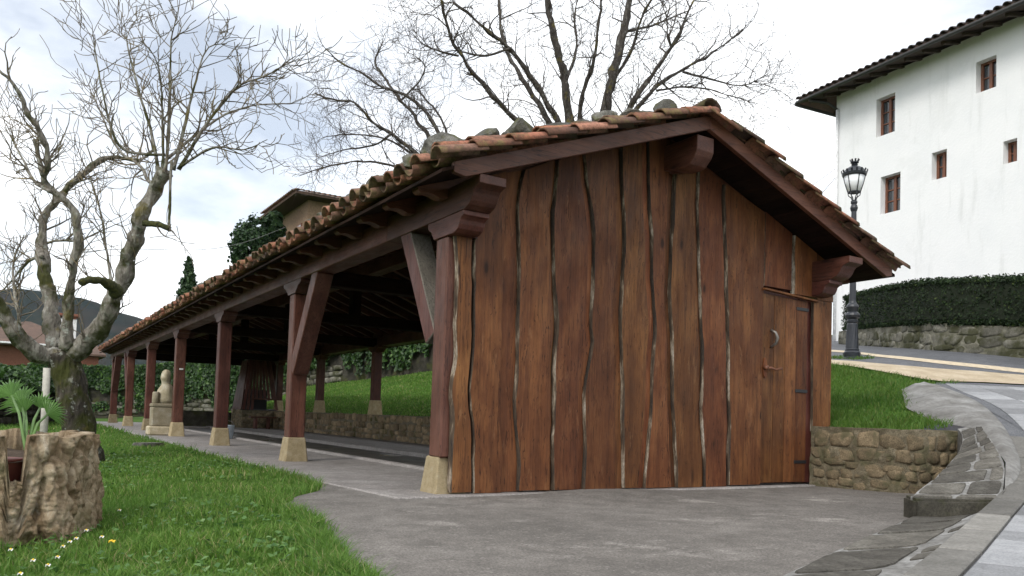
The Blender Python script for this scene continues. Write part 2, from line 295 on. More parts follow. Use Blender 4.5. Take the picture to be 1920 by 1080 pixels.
def bevel_me(me, w, seg=1):
    bm = bmesh.new(); bm.from_mesh(me); bmesh.ops.recalc_face_normals(bm, faces=bm.faces)
    bmesh.ops.bevel(bm, geom=bm.edges[:], offset=w, segments=seg, affect='EDGES', clamp_overlap=True); bm.to_mesh(me); bm.free(); me.update(); return me
def box(name, a, b, mat, parent=None, bev=.006):
    me = mesh_data(name, boxv(a, b), BOXF, mat)
    if bev: bevel_me(me, bev)
    return obj(name, me, parent)
def bar(name, p, q, w, h, mat, parent=None, up=(0, 0, 1), bev=.006):
    p, q = Vector(p), Vector(q); d = (q-p); ln = d.length; d.normalize(); s = d.cross(Vector(up)).normalized(); u = s.cross(d)
    v = [p + s*(sx*w/2) + u*(sz*h/2) + d*(e*ln) for e in (0, 1) for sx, sz in ((-1, -1), (1, -1), (1, 1), (-1, 1))]
    me = mesh_data(name, v, BOXF, mat)
    if bev: bevel_me(me, bev)
    return obj(name, me, parent)
def prism(prof, axis, a, b):
    """2D profile extruded along axis ('x': prof=(y,z), 'y': prof=(x,z))"""
    n = len(prof); f3 = (lambda p, t: (t, p[0], p[1])) if axis == 'x' else ((lambda p, t: (p[0], t, p[1])) if axis == 'y' else (lambda p, t: (p[0], p[1], t)))
    v = [f3(p, a) for p in prof] + [f3(p, b) for p in prof]
    return v, [tuple(range(n))[::-1], tuple(range(n, 2*n))] + [(i, (i+1) % n, n+(i+1) % n, n+i) for i in range(n)]
def fix(me):
    bm = bmesh.new(); bm.from_mesh(me); bmesh.ops.recalc_face_normals(bm, faces=bm.faces); bm.to_mesh(me); bm.free(); return me
def tube_into(V, Fc, pts, rad, n=6, cap=True):
    pts = [Vector(p) for p in pts]; b = len(V); up = Vector((.31, .17, .93))
    for i, p in enumerate(pts):
        d = (pts[min(i+1, len(pts)-1)] - pts[max(i-1, 0)]); d = d.normalized() if d.length > 1e-9 else Vector((0, 0, 1))
        s = d.cross(up); s = s.normalized() if s.length > 1e-4 else Vector((1, 0, 0)); t = d.cross(s)
        r = rad[i] if hasattr(rad, '__len__') else rad
        for j in range(n): a = 2*math.pi*j/n; V.append(p + s*(math.cos(a)*r) + t*(math.sin(a)*r))
    for i in range(len(pts)-1):
        for j in range(n): Fc.append((b+i*n+j, b+i*n+(j+1) % n, b+(i+1)*n+(j+1) % n, b+(i+1)*n+j))
    if cap: Fc.append(tuple(b+j for j in range(n))[::-1]); Fc.append(tuple(b+(len(pts)-1)*n+j for j in range(n)))
def tube(name, pts, rad, mat, parent=None, n=8, smooth=True):
    V, Fc = [], []; tube_into(V, Fc, pts, rad, n); return mk(name, V, Fc, mat, parent, smooth)
def lathe(name, prof, mat, parent=None, loc=(0, 0, 0), n=20, smooth=False, flute=None):
    V, Fc = [], []
    for i, (r, z) in enumerate(prof):
        for j in range(n):
            a = 2*math.pi*j/n; rr = r*(1 - (.09 if flute and flute[0] < z < flute[1] and j % 2 else 0)); V.append((loc[0]+rr*math.cos(a), loc[1]+rr*math.sin(a), loc[2]+z))
    m = len(prof)
    for i in range(m-1):
        for j in range(n): Fc.append((i*n+j, i*n+(j+1) % n, (i+1)*n+(j+1) % n, (i+1)*n+j))
    Fc.append(tuple(range(n))[::-1]); Fc.append(tuple((m-1)*n+j for j in range(n)))
    return mk(name, V, Fc, mat, parent, smooth)
def fb(p, s=1., o=4): return mnoise.fractal(Vector(p)*s, 1.0, 2.0, o)
def blob_me(name, mat, sub=2, sc=(1, 1, 1), amp=.25, seed=0, freq=1.4, flat=0.):
    """a broken rock: a sphere cut by random planes, then roughened"""
    r_ = random.Random(seed); pl = []
    for _ in range(13): n_ = Vector((r_.gauss(0, 1), r_.gauss(0, 1), r_.gauss(0, 1))).normalized(); pl.append((n_, r_.uniform(.58, .98)))
    pl += [(Vector((0, 0, -1)), .62)]; bm = bmesh.new(); bmesh.ops.create_icosphere(bm, subdivisions=sub, radius=1); off = Vector((seed*7.3, seed*3.1, seed*5.7))
    for v in bm.verts:
        d = v.co.normalized(); r = min([1.15] + [h/max(d.dot(n_), .05) for n_, h in pl if d.dot(n_) > .05]); r *= 1 + .07*mnoise.noise(d*3 + off) + .05*mnoise.noise(d*8 + off); c = d*r
        v.co = Vector((c.x*sc[0], c.y*sc[1], c.z*sc[2]))
    me = bpy.data.meshes.new(name); bm.to_mesh(me); bm.free(); me.materials.append(M[mat]); return me
def interp(pts, t):
    """pts: list of (key, value...) sorted by key"""
    ks = [p[0] for p in pts]; return [float(np.interp(t, ks, [p[i] for p in pts])) for i in range(1, len(pts[0]))]
def resample(poly, n):
    P = np.array(poly, float); s = np.concatenate([[0], np.cumsum(np.linalg.norm(np.diff(P, axis=0), axis=1))]); t = np.linspace(0, s[-1], n)
    return np.stack([np.interp(t, s, P[:, i]) for i in range(P.shape[1])], 1)
def smooth_poly(poly, n, it=3):
    P = np.array(poly, float)
    for _ in range(it):
        Q = [P[0]]
        for a, b in zip(P[:-1], P[1:]): Q += [a*.75+b*.25, a*.25+b*.75]
        Q.append(P[-1]); P = np.array(Q)
    return resample(P, n)
def vnoise(x, y, s, seed=0):
    """vectorised 2D value noise"""
    r = np.random.default_rng(seed).random((256, 256)); x = x*s; y = y*s
    xi = np.floor(x).astype(int); yi = np.floor(y).astype(int); fx = x-xi; fy = y-yi; fx = fx*fx*(3-2*fx); fy = fy*fy*(3-2*fy)
    g = lambda a, b: r[a % 256, b % 256]
    return (g(xi, yi)*(1-fx)+g(xi+1, yi)*fx)*(1-fy) + (g(xi, yi+1)*(1-fx)+g(xi+1, yi+1)*fx)*fy
def grass_me(name, P, h, w, mat, lean=.45):
    n = len(P); a = rng.random(n)*2*np.pi; d = np.stack([np.cos(a), np.sin(a), np.zeros(n)], 1); b = rng.random(n)*2*np.pi
    e = np.stack([np.cos(b), np.sin(b), np.zeros(n)], 1); ln = (rng.random(n)*lean + .08)[:, None]*h[:, None]; W = w[:, None]; Z = np.array([[0, 0, 1.]])
    v0 = P - d*W; v1 = P + d*W; m = P + e*ln*.35 + Z*h[:, None]*.55; v2 = m + d*W*.75; v3 = m - d*W*.75; v4 = P + e*ln*1.1 + Z*h[:, None]*(1-.25*rng.random(n))[:, None]
    V = np.stack([v0, v1, v2, v3, v4], 1).reshape(-1, 3); i = np.arange(n)*5
    return mesh_np(name, V, [np.stack([i, i+1, i+2, i+3], 1), np.stack([i+3, i+2, i+4], 1)], mat)
def leaves_me(name, P, Nn, size, mat, jitter=.7, aspect=.7):
    n = len(P); Nn = Nn + rng.normal(0, jitter, (n, 3)); Nn /= np.linalg.norm(Nn, axis=1)[:, None] + 1e-9
    t = np.cross(Nn, rng.normal(0, 1, (n, 3))); t /= np.linalg.norm(t, axis=1)[:, None] + 1e-9; b = np.cross(Nn, t); S = size[:, None]
    V = np.stack([P - t*S, P + b*S*aspect + Nn*S*.22, P + t*S, P - b*S*aspect + Nn*S*.22], 1).reshape(-1, 3); i = np.arange(n)*4
    return mesh_np(name, V, [np.stack([i, i+1, i+2], 1), np.stack([i, i+2, i+3], 1)], mat)

# ================================================================== THE GROUND
RAMP = [(1.5, 1.35, -.02)] + [tuple(at(*p, D)) for p, D in (((1719, 1080), 3.42), ((1813, 990), 4.69), ((1851, 955), 5.55), ((1890, 928), 6.2), ((1914, 900), 6.6), ((1915, 870), 7.0), ((1880, 800), 8.3), ((1830, 755), 9.8), ((1750, 725), 11.6))]
RAMP_S = smooth_poly(RAMP, 60, 2)
def ramp_off(i, t, n=60):
    """point on the ramp, t metres to the right of its inner edge"""
    a = RAMP_S[max(i-1, 0)]; b = RAMP_S[min(i+1, n-1)]; d = (b-a)[:2]; d = d/np.linalg.norm(d); return RAMP_S[i][:2] + np.array([d[1], -d[0]])*t
ctrl = [(7.85, y, .60) for y in (4.6, 5.8, 8, 11, 15, 20, 25, 32)] + [(9.0, 36, .45), (6, 40, .1), (9.4, 41.4, .45)]
ctrl += [tuple(RAMP_S[i]) for i in range(0, 60, 8)] + [(*ramp_off(i, 4.0), RAMP_S[i][2]+.02) for i in range(0, 60, 12)]
ctrl += [(13.27, 9.06, 1.95), (11.56, 8.26, 1.64), (23.64, 16.86, 3.59), (21.35, 14.18, 3.16), (16.2, 7.43, 2.08), (13.41, 6.15, 1.47), (8.13, 4.45, .66),
         (20, 2, 2.1), (30, 12, 3.8), (40, 5, 3.6), (14, -4, .6), (30, 30, 5.2), (40, 40, 6.2)]
for p, D in (((820, 697), 29), ((690, 715), 32), ((545, 735), 36), ((1000, 690), 25)): ctrl.append(tuple(at(*p, D)))
CT = np.array(ctrl)
def tps(r): return np.where(r > 1e-9, r*r*np.log(r+1e-12), 0)
_n = len(CT); _A = np.zeros((_n+3, _n+3)); _d = np.linalg.norm(CT[:, None, :2]-CT[None, :, :2], axis=2); _A[:_n, :_n] = tps(_d) + np.eye(_n)*.15
_A[:_n, _n] = 1; _A[:_n, _n+1:] = CT[:, :2]; _A[_n:, :_n] = _A[:_n, _n:].T
_w = np.linalg.solve(_A, np.concatenate([CT[:, 2], [0, 0, 0]]))
def T(x, y):
    x = np.asarray(x, float); y = np.asarray(y, float); sh = x.shape; q = np.stack([x.ravel(), y.ravel()], 1)
    r = np.linalg.norm(q[:, None, :]-CT[None, :, :2], axis=2); z = tps(r) @ _w[:_n] + _w[_n] + q @ _w[_n+1:]; return z.reshape(sh)
def grid_sheet(name, X, Y, Z, mat, mask=None, smooth=True):
    ny, nx = X.shape; V = np.stack([X, Y, Z], 2).reshape(-1, 3); i = np.arange(ny*nx).reshape(ny, nx)
    Q = np.stack([i[:-1, :-1], i[:-1, 1:], i[1:, 1:], i[1:, :-1]], 2)
    if mask is not None: Q = Q[mask[:-1, :-1] & mask[:-1, 1:] & mask[1:, 1:] & mask[1:, :-1]]
    Q = Q.reshape(-1, 4); return obj(name, mesh_np(name, V, [Q], mat, smooth))
def strip(name, A, B, n, m, mat, off=0.0, zf=None, kind='structure'):
    A = resample(A, n); B = resample(B, n); t = np.linspace(0, 1, m)[:, None, None]; G = A[None]*(1-t) + B[None]*t
    Z = (zf(G[..., 0], G[..., 1]) if zf is not None else G[..., 2]) + off
    o = grid_sheet(name, G[..., 0], G[..., 1], Z, mat); fix(o.data); return tag(o, kind=kind)

# far ground sheet out to the horizon
xs = np.linspace(-3000, 3000, 41); X, Y = np.meshgrid(xs, xs); tag(grid_sheet('ground', X, Y, np.full_like(X, -.6), 'lawn_ground'), kind='structure')
# wooded hill on the left horizon
hx = np.linspace(-1700, 2400, 160); hd = np.linspace(0, 1, 26); HX, HD = np.meshgrid(hx, hd)
prof = 1500*(760-np.array([555, 551, 556, 575, 600, 622, 640, 650]))/1481.0
hp = [at(px, 700, 1500)[:2] for px in (-80, 40, 100, 170, 250, 330, 420, 600)]
hxs = [p[0] for p in hp]
HZ = np.interp(HX, [-1700, -700, -300] + hxs + [1400, 2400], [150, 190, 200] + list(prof) + [95, 80])
ridge_y = np.interp(HX, hxs, [p[1] for p in hp])
bell = np.sin(np.pi*np.clip(HD*.5/.5, 0, 1))**.8; HY = ridge_y + (HD-.5)*900
HZ2 = HZ*bell + 10*(vnoise(HX, HY, 1/60, 3)-.5)*bell + 7*(vnoise(HX, HY, 1/22, 5)-.5)*bell - 1
tag(grid_sheet('hill', HX, HY, HZ2, 'forest'), kind='structure')

# left lawn
XB = [(-5, .7), (1.5, .85), (2.4, 1.05), (3.07, 1.25), (3.57, 1.39), (4.59, 1.55), (5.3, 1.63), (5.9, 1.86), (6.5, 2.2), (7.0, 2.42), (40, 2.45)]
def xb(y): return np.interp(y, [p[0] for p in XB], [p[1] for p in XB]) + .05*np.sin(y*3.1) * (np.asarray(y) < 6.8) + .018*np.sin(y*11+1)
def lawn_z(x, y):
    d = np.clip((xb(y)-x), 0, 2.0)/2.0; d = d*d*(3-2*d)
    return -.02 - .13*d*np.clip((12-y)/7, 0.15, 1) + .05*(vnoise(x, y, .7, 11)-.5)*np.clip((xb(y)-x)/.8, 0, 1) - .04*(x > xb(y))
gx = np.concatenate([np.linspace(-60, -6, 24), np.linspace(-5.7, 2.7, 60)]); gy = np.concatenate([np.linspace(-8, 1.5, 10), np.linspace(1.7, 14, 80), np.linspace(14.5, 60, 40)])
X, Y = np.meshgrid(gx, gy); tag(grid_sheet('lawn', X, Y, lawn_z(X, Y), 'lawn_ground'), kind='structure')
# concrete apron in front of the end wall
gy = np.concatenate([np.linspace(-4, 2, 8), np.linspace(2.2, 7.2, 60)]); tt = np.linspace(0, 1, 60)
Y, Tt = np.meshgrid(gy, tt, indexing='ij'); X0 = xb(Y); X = X0 + Tt*(8.1-X0)
Zb = .012*(vnoise(X, Y, .8, 21)-.5) + .03*np.exp(-((X-4.6)/.7)**2-((Y-5.6)/.5)**2)
Zb = Zb - .012 - .02*np.clip((2-Y)/3, 0, 1)
tag(grid_sheet('apron', X, Y, Zb, 'apron'), kind='structure')
# floor slab of the shelter, with the washing pool left open
def slab_piece(name, x0, x1, y0, y1, z0, z1, mat='slab'): return tag(box(name, (x0, y0, z0), (x1, y1, z1), mat, None, .012), kind='structure')
V, Fc = prism([(2.44, 32.6), (2.46, 6.95), (2.56, 5.62), (4.12, 5.62), (4.12, 32.6)], 'z', -.25, .004); o = tag(mk('floor', V, Fc, 'slab'), kind='structure'); fix(o.data); bevel_me(o.data, .01)
slab_piece('floor_end', 4.121, 7.62, 5.62, 7.3, -.25, .004)
slab_piece('floor_back', 5.65, 7.62, 7.301, 32.6, -.25, .02)
slab_piece('floor_far', 4.121, 5.649, 27.5, 32.6, -.25, .002)
slab_piece('pool_floor', 4.121, 5.649, 7.301, 27.49, -.35, -.045, 'pool_bottom')

# hillside: lawn behind the shelter, bank, and the higher ground on the right
gx = np.concatenate([np.arange(7.6, 18, .3), np.arange(18, 60, 1.5)]); gy = np.concatenate([np.arange(-12, 3, .75), np.arange(3, 14, .3), np.arange(14, 60, 1.2)])
X, Y = np.meshgrid(gx, gy); Z = T(X, Y)
rc = np.interp(X, RAMP_S[:, 0], RAMP_S[:, 1])          # ramp inner edge y at x
mask = ((X > 7.75) & (Y > 4.75)) | ((X > 7.2) & (Y < rc - .05)) | ((X > 10.5) & (Y > 4))
Z = Z + .028*(vnoise(X, Y, .9, 31)-.5)*(Y > rc+.6)*(X < 13)
tag(grid_sheet('hillside', X, Y, Z - .02, 'lawn_ground', mask), kind='structure')

# pavement up the ramp: bedding sheet, kerb stones, tiles
inner = RAMP_S.copy(); outer = np.array([(*ramp_off(i, 6.5), RAMP_S[i][2]) for i in range(60)])
ramp = strip('pavement', inner, outer, 60, 14, 'asphalt', 0.0, lambda x, y: T(x, y)); 
def ramp_pt(s, t):
    f = s*59; i = int(min(58, max(0, math.floor(f)))); a = np.array(ramp_off(i, t)); b = np.array(ramp_off(i+1, t)); p = a + (b-a)*(f-i)
    return np.array([p[0], p[1], float(T(np.array([p[0]]), np.array([p[1]]))[0])])
RL = float(np.linalg.norm(np.diff(RAMP_S, axis=0), axis=1).sum())
def quad_piece(name, c4, th, mat, parent, bev=.006):
    c4 = [Vector(c) for c in c4]; v = [c - Vector((0, 0, .03)) for c in c4] + [c + Vector((0, 0, th)) for c in c4]
    me = fix(mesh_data(name, v, BOXF, mat)); bevel_me(me, bev); return obj(name, me, parent)
ds = .80/RL
s = 0.02
while s < .62:
    quad_piece('kerb_stone', [ramp_pt(s, -.02), ramp_pt(s+ds*.97, -.02), ramp_pt(s+ds*.97, .17), ramp_pt(s, .17)], .022, 'kerb_concrete', ramp); s += ds
ds = .40/RL; s = .03
while s < .98:
    for j in range(9 if s < .6 else 12):
        t0 = .182 + j*.405; 
        quad_piece('paving_tile', [ramp_pt(s, t0), ramp_pt(s+ds*.975, t0), ramp_pt(s+ds*.975, t0+.395), ramp_pt(s, t0+.395)], .014, 'paving_tile', ramp, .004)
    s += ds
# road, its cream line and the sand strip along it
def drape(pix, D): return np.array([at(*p, d)[:2] for p, d in zip(pix, D)])
def hit(px, py):
    d = ray(px, py); lo = None
    for D in np.arange(6, 60, .1):
        p = C0 + d*D; z = float(T(np.array([p[0]]), np.array([p[1]]))[0])
        if p[2] <= z: return p[:2]
    return p[:2]
sandA = [hit(x, y) for x, y in ((1500, 682), (1560, 686), (1650, 700), (1757, 718), (1840, 720), (1920, 723))]
sandB = [hit(x, y) for x, y in ((1500, 673), (1560, 677), (1650, 685), (1757, 694), (1840, 700), (1920, 706))]
lineA = [hit(x, y) for x, y in ((1500, 657), (1560, 661), (1650, 672), (1757, 684), (1840, 693), (1920, 702))]
lineB = [hit(x, y) for x, y in ((1500, 653.5), (1560, 657.5), (1650, 667), (1757, 678), (1840, 686.5), (1920, 695))]
def ext(P, l=14.0):
    P = [np.array(p) for p in P]; d = P[-1]-P[-2]; d /= np.linalg.norm(d); e = P[0]-P[1]; e /= np.linalg.norm(e); return [P[0]+e*l] + P + [P[-1]+d*l]
far = [np.array(p) + np.array([4.5, -1.0]) for p in lineB]
strip('road', ext(sandB, 10), ext(far, 10), 40, 12, 'asphalt', .012, T)
strip('road_line', ext(lineA, 10), ext(lineB, 10), 60, 3, 'cream_line', .020, T)
upB = [hit(x, y) for x, y in ((1738, 728), (1790, 742), (1850, 770), (1920, 812))]
strip('pavement_upper', sandA[3:] + [sandA[-1] + (sandA[-1]-sandA[-2])/np.linalg.norm(sandA[-1]-sandA[-2])*8], [p for p in upB] + [upB[-1] + np.array([5., -4.])], 30, 10, 'asphalt', .005, T)
strip('sand_strip', ext(sandA, 8), ext(sandB, 8), 60, 6, 'sand', .022, T)

# ================================================================== STONE WALLS
def path_fn(path):
    P = np.array(path, float); s = np.concatenate([[0], np.cumsum(np.linalg.norm(np.diff(P, axis=0), axis=1))])
    def f(t):
        p = np.array([np.interp(t, s, P[:, 0]), np.interp(t, s, P[:, 1])]); e = .02
        q = np.array([np.interp(t+e, s, P[:, 0]), np.interp(t+e, s, P[:, 1])]) - np.array([np.interp(t-e, s, P[:, 0]), np.interp(t-e, s, P[:, 1])])
        q = q/np.linalg.norm(q); return p, np.array([q[1], -q[0]])
    return f, s[-1]
def stone_face(parent, path, zb, zt, mat, w=(.14, .3), h=(.10, .18), depth=.05, side=1, limit=400, name='stone', s0=0., s1=None, npt=9):
    f, Ln = path_fn(path); cnt = 0; s1 = s1 or Ln
    row = 0.0; top = max(zt(s) - zb(s) for s in np.linspace(s0, s1, 9))
    while row < top - .04:
        rh = random.uniform(*h); s = s0 + random.uniform(0, .06)
        while s < s1 - .05:
            sw = random.uniform(*w); sw = min(sw, s1 - s)
            zc = zb(s+sw/2) + row + rh/2 + random.uniform(-.025, .025); sc = s + sw/2
            if zc + rh*.40 < zt(sc) + .025 and sw > .05 and cnt < limit:
                V = []; n = npt; ph = random.uniform(0, 6); rr = [random.uniform(.74, 1.16) for _ in range(n)]; dd = depth*random.uniform(.25, 1.2); e = random.uniform(.38, .7)
                for lev, (q, dep) in enumerate(((1., -.012), (.93, dd*.55), (.62, dd))):
                    for j in range(n):
                        a = ph + 2*math.pi*j/n; ca, sa = math.cos(a), math.sin(a); su = math.copysign(abs(ca)**e, ca)*rr[j]*q*sw*.51; sz = math.copysign(abs(sa)**e, sa)*rr[j]*q*rh*.52
                        p, nn = f(sc + su); d2 = dep + random.uniform(-.004, .004); V.append((p[0]+nn[0]*side*d2, p[1]+nn[1]*side*d2, zc+sz))
                p, nn = f(sc); V.append((p[0]+nn[0]*side*dd*1.05, p[1]+nn[1]*side*dd*1.05, zc))
                Fc = [(l*n+j, l*n+(j+1) % n, (l+1)*n+(j+1) % n, (l+1)*n+j) for l in (0, 1) for j in range(n)] + [(2*n+j, 2*n+(j+1) % n, 3*n) for j in range(n)]
                o = mk(name, V, Fc, mat, parent, True); fix(o.data); cnt += 1
            s += sw + random.uniform(.0, .018)
        row += rh + random.uniform(0, .012)
    return cnt
def wall_body(name, path, zb, zt, thick, mat, parent, side=1, n=40, nz=8, rough=.02):
    """closed wall following a path; the face lies on the path, the body behind it"""
    f, Ln = path_fn(path); V, Fc = [], []
    prof_n = nz + 3
    for i in range(n):
        s = Ln*i/(n-1); p, nn = f(s); a, b = zb(s), zt(s)
        for j in range(nz):
            z = a + (b-a)*j/(nz-1); d = rough*fb((p[0]*3, p[1]*3, z*3), 1.6); V.append((p[0]+nn[0]*side*d, p[1]+nn[1]*side*d, z + (rough*.6*fb((p[0]*4, p[1]*4, 7)) if j == nz-1 else 0)))
        for t, z in ((.5, b+.012*fb((p[0]*3, p[1]*3, 2))), (1., b), (1., a)): V.append((p[0]-nn[0]*side*thick*t, p[1]-nn[1]*side*thick*t, z))
    m = prof_n
    for i in range(n-1):
        for j in range(m): Fc.append((i*m+j, i*m+(j+1) % m, (i+1)*m+(j+1) % m, (i+1)*m+j))
    Fc.append(tuple(range(m))); Fc.append(tuple((n-1)*m+j for j in range(m))[::-1])
    o = mk(name, V, Fc, mat, parent); fix(o.data); return o

# retaining wall beside the door
RP = smooth_poly([(7.66, 5.74), (7.69, 5.3), (7.80, 4.85), (8.05, 4.6), (8.5, 4.5)], 30, 2)
rw = thing('retaining_wall', 'low curved rubble stone retaining wall beside the plank door', 'stone wall', (7.8, 5.0, 0))
rzt = lambda s: .655
wall_body('mortar', RP, lambda s: -.06, rzt, .28, 'mortar', rw, 1, 90, 34, .03)
stone_face(rw, RP, lambda s: -.01, rzt, 'wall_stone', (.08, .27), (.07, .18), .022, 1)
# stepped end of the wall: sloping coping, its stones, the end block
CL = np.array([(8.42, 4.50, .68), (8.20, 4.32, .60), (7.74, 4.11, .46), (6.68, 3.72, .28), (5.72, 3.40, .145)])
CR = np.array([(8.62, 4.36, .73), (8.32, 4.20, .69), (7.20, 3.44, .42), (6.60, 3.17, .22), (6.32, 3.05, .15)])
cw = thing('coping_wall', 'sloping low wall top of flat stones and white mortar running down from the rubble wall', 'stone wall', (6.6, 3.5, 0))
A = smooth_poly(CL, 30, 2); B = smooth_poly(CR, 30, 2); V, Fc = [], []
for i in range(30):
    for t in np.linspace(0, 1, 7):
        p = A[i]*(1-t) + B[i]*t; V.append((p[0], p[1], p[2] + .012*fb(p*5)))
    V.append((B[i][0], B[i][1], -.1)); V.append((A[i][0], A[i][1], -.1))
for i in range(29):
    for j in range(9): Fc.append((i*9+j, i*9+(j+1) % 9, (i+1)*9+(j+1) % 9, (i+1)*9+j))
Fc.append(tuple(range(9))); Fc.append(tuple(29*9+j for j in range(9)))
fix(mk('mortar_bed', V, Fc, 'lime_mortar', cw).data)
def flat_stone(name, c, mat, parent, th=.02, npt=9, sub=None):
    """c: function (u,v)->point over [-1,1]^2; an irregular flat slab lying on it"""
    V = []; n = npt*2; ph = random.uniform(0, 6); rr = [random.uniform(.93, 1.01) for _ in range(n)]
    for q, z in ((1., -.02), (.97, th*.7), (.88, th)):
        for j in range(n):
            a = ph + 2*math.pi*j/n; ca, sa = math.cos(a), math.sin(a); u = math.copysign(abs(ca)**.28, ca)*rr[j]*q; v = math.copysign(abs(sa)**.28, sa)*rr[j]*q
            p = c(u, v); V.append((p[0], p[1], p[2] + z + random.uniform(-.002, .002)))
    p = c(0, 0); V.append((p[0], p[1], p[2]+th))
    Fc = [(l*n+j, l*n+(j+1) % n, (l+1)*n+(j+1) % n, (l+1)*n+j) for l in (0, 1) for j in range(n)] + [(2*n+j, 2*n+(j+1) % n, 3*n) for j in range(n)]
    o = mk(name, V, Fc, mat, parent); fix(o.data); return o
def ruled(A, B):
    A = np.array(A); B = np.array(B)
    def g(s, t):
        a = np.array([np.interp(s, np.linspace(0, 1, len(A)), A[:, k]) for k in range(3)]); b = np.array([np.interp(s, np.linspace(0, 1, len(B)), B[:, k]) for k in range(3)]); return a*(1-t)+b*t
    return g
g = ruled(A, B); s = .04
while s < .97:
    ds = random.uniform(.07, .14); t = 0.01
    while t < .9:
        dt = random.uniform(.35, .9); dt = min(dt, .99-t)
        if dt > .06: flat_stone('coping_stone', lambda u, v, s=s, ds=ds, t=t, dt=dt: g(min(1, s+ds*.49*(1+u)), t+dt*.485*(1+v)), 'slab_stone', cw, .012, 8)
        t += dt + .02
    s += ds + .004
bl = fix(mesh_data('end_block', [(5.68, 3.34, -.1), (6.38, 2.98, -.1), (6.50, 3.1, -.1), (5.78, 3.50, -.1), (5.68, 3.34, .140), (6.38, 2.98, .148), (6.50, 3.1, .158), (5.78, 3.50, .155)], BOXF, 'end_block')); bevel_me(bl, .02, 2)
obj('end_block', bl, cw)
# concrete skirt between the coping and the pavement edge
sk_in = [(6.30, 3.03, .15), (6.60, 3.16, .20), (7.20, 3.44, .40), (8.32, 4.20, .68), (8.50, 4.46, .70), (8.75, 4.95, .76), (9.3, 5.6, .92), (10.6, 6.45, 1.22)]
i0 = int(np.argmin(abs(RAMP_S[:, 0]-6.38))); i1 = 59
sk_out = [tuple(p + np.array([0, 0, .05])) for p in RAMP_S[i0:i1]]
A = resample(sk_in, 46); B = resample(sk_out, 46); V = []
for i in range(46):
    for t in np.linspace(0, 1, 9):
        p = A[i]*(1-t)+B[i]*t; V.append((p[0], p[1], p[2] + .05*math.sin(math.pi*t)*(.3+i/46) + .05*fb(p*2.8)*math.sin(math.pi*t)))
    V.append((B[i][0]+.0, B[i][1], B[i][2]-.3))
Fc = [(i*10+j, i*10+j+1, (i+1)*10+j+1, (i+1)*10+j) for i in range(45) for j in range(9)]
o = mk('concrete_skirt', V, Fc, 'skirt_concrete', None, True); fix(o.data); tag(o, kind='structure')
# gutter strip along the kerb: mortar bed with slabs and cobbles
GL = [(1.0, 1.55, .0), (2.0, 1.93, .0), (2.86, 2.27, .0), (4.2, 2.80, .0), (5.72, 3.38, .0)]
GR = [tuple(p) for p in RAMP_S[:i0+1]]
g0 = ruled(resample(GL, 40), resample(GR, 40))
def g(s, t): p = g0(s, t); p[2] = .002 + (g0(s, 1.)[2]-.004)*max(0., (t-.35)/.65)**2.2; return p
G_ = np.array([[g(s, t) for s in np.linspace(0, 1, 40)] for t in np.linspace(0, 1, 12)])
gut = tag(grid_sheet('gutter_strip', G_[..., 0], G_[..., 1], G_[..., 2], 'lime_mortar'), kind='structure'); fix(gut.data); s = .06
while s < .93:
    ds = random.uniform(.12, .18)
    flat_stone('gutter_slab', lambda u, v, s=s, ds=ds: g(min(1, s+ds*.49*(1+u)+.02*v), .0+.355*(1+v)), 'slab_stone', gut, .012, 11)
    for q in range(3):
        if random.random() < .7: flat_stone('cobble', lambda u, v, s=s+q*ds*.33, ds=ds*.33: g(min(1, s+ds*.36*(1.1+u)), .77+.085*(1+v)), 'slab_stone', gut, .008, 5)
    s += ds + .006

# ================================================================== THE SHELTER
XL0, XL1, XR0, XR1, XC = 2.97, 3.21, 7.60, 7.84, 5.43
Y0, Y1 = 5.20, 31.9; TANA = .367; ALPHA = math.atan(TANA)
EL, ER = 2.64, 8.44                           # deck eave x, left and right
def deck(x): return 3.52 - TANA*abs(x-XC)
sh = thing('wash_house', 'long open timber wash house with tiled roof and plank end wall', 'shelter', (3.0, 5.7, 0))
POSTY = [5.83 + 4.18*i for i in range(7)]
# posts
def post_me(name, x0, x1, z0, z1, mat, w=.235):
    me = mesh_data(name, boxv((x0, -w/2, z0), (x1, w/2, z1)), BOXF, mat); bevel_me(me, .012); return me
pm = post_me('post', .012, .217, .30, 2.13, 'timber_z', .205); pm2 = post_me('post', .012, .217, .95, 2.15, 'timber_z', .205)
def frustum(name, w0, w1, z0, z1, mat):
    me = mesh_data(name, [(-w0, -w0, z0), (w0, -w0, z0), (w0, w0, z0), (-w0, w0, z0), (-w1, -w1, z1), (w1, -w1, z1), (w1, w1, z1), (-w1, w1, z1)], BOXF, mat); bevel_me(me, .012); return me
bm1 = frustum('stone_base', .152, .114, -.05, .305, 'base_stone'); bm2 = frustum('stone_base', .15, .114, .55, .955, 'base_stone')
zap_prof = [(-.36, 2.29), (-.36, 2.255), (-.33, 2.235), (-.26, 2.22), (-.20, 2.175), (-.15, 2.13), (.15, 2.13), (.20, 2.175), (.26, 2.22), (.33, 2.235), (.36, 2.255), (.36, 2.29)]
V, Fc = prism(zap_prof, 'x', 0, .235); zm = fix(mesh_data('post_cap', V, Fc, 'timber_y'))
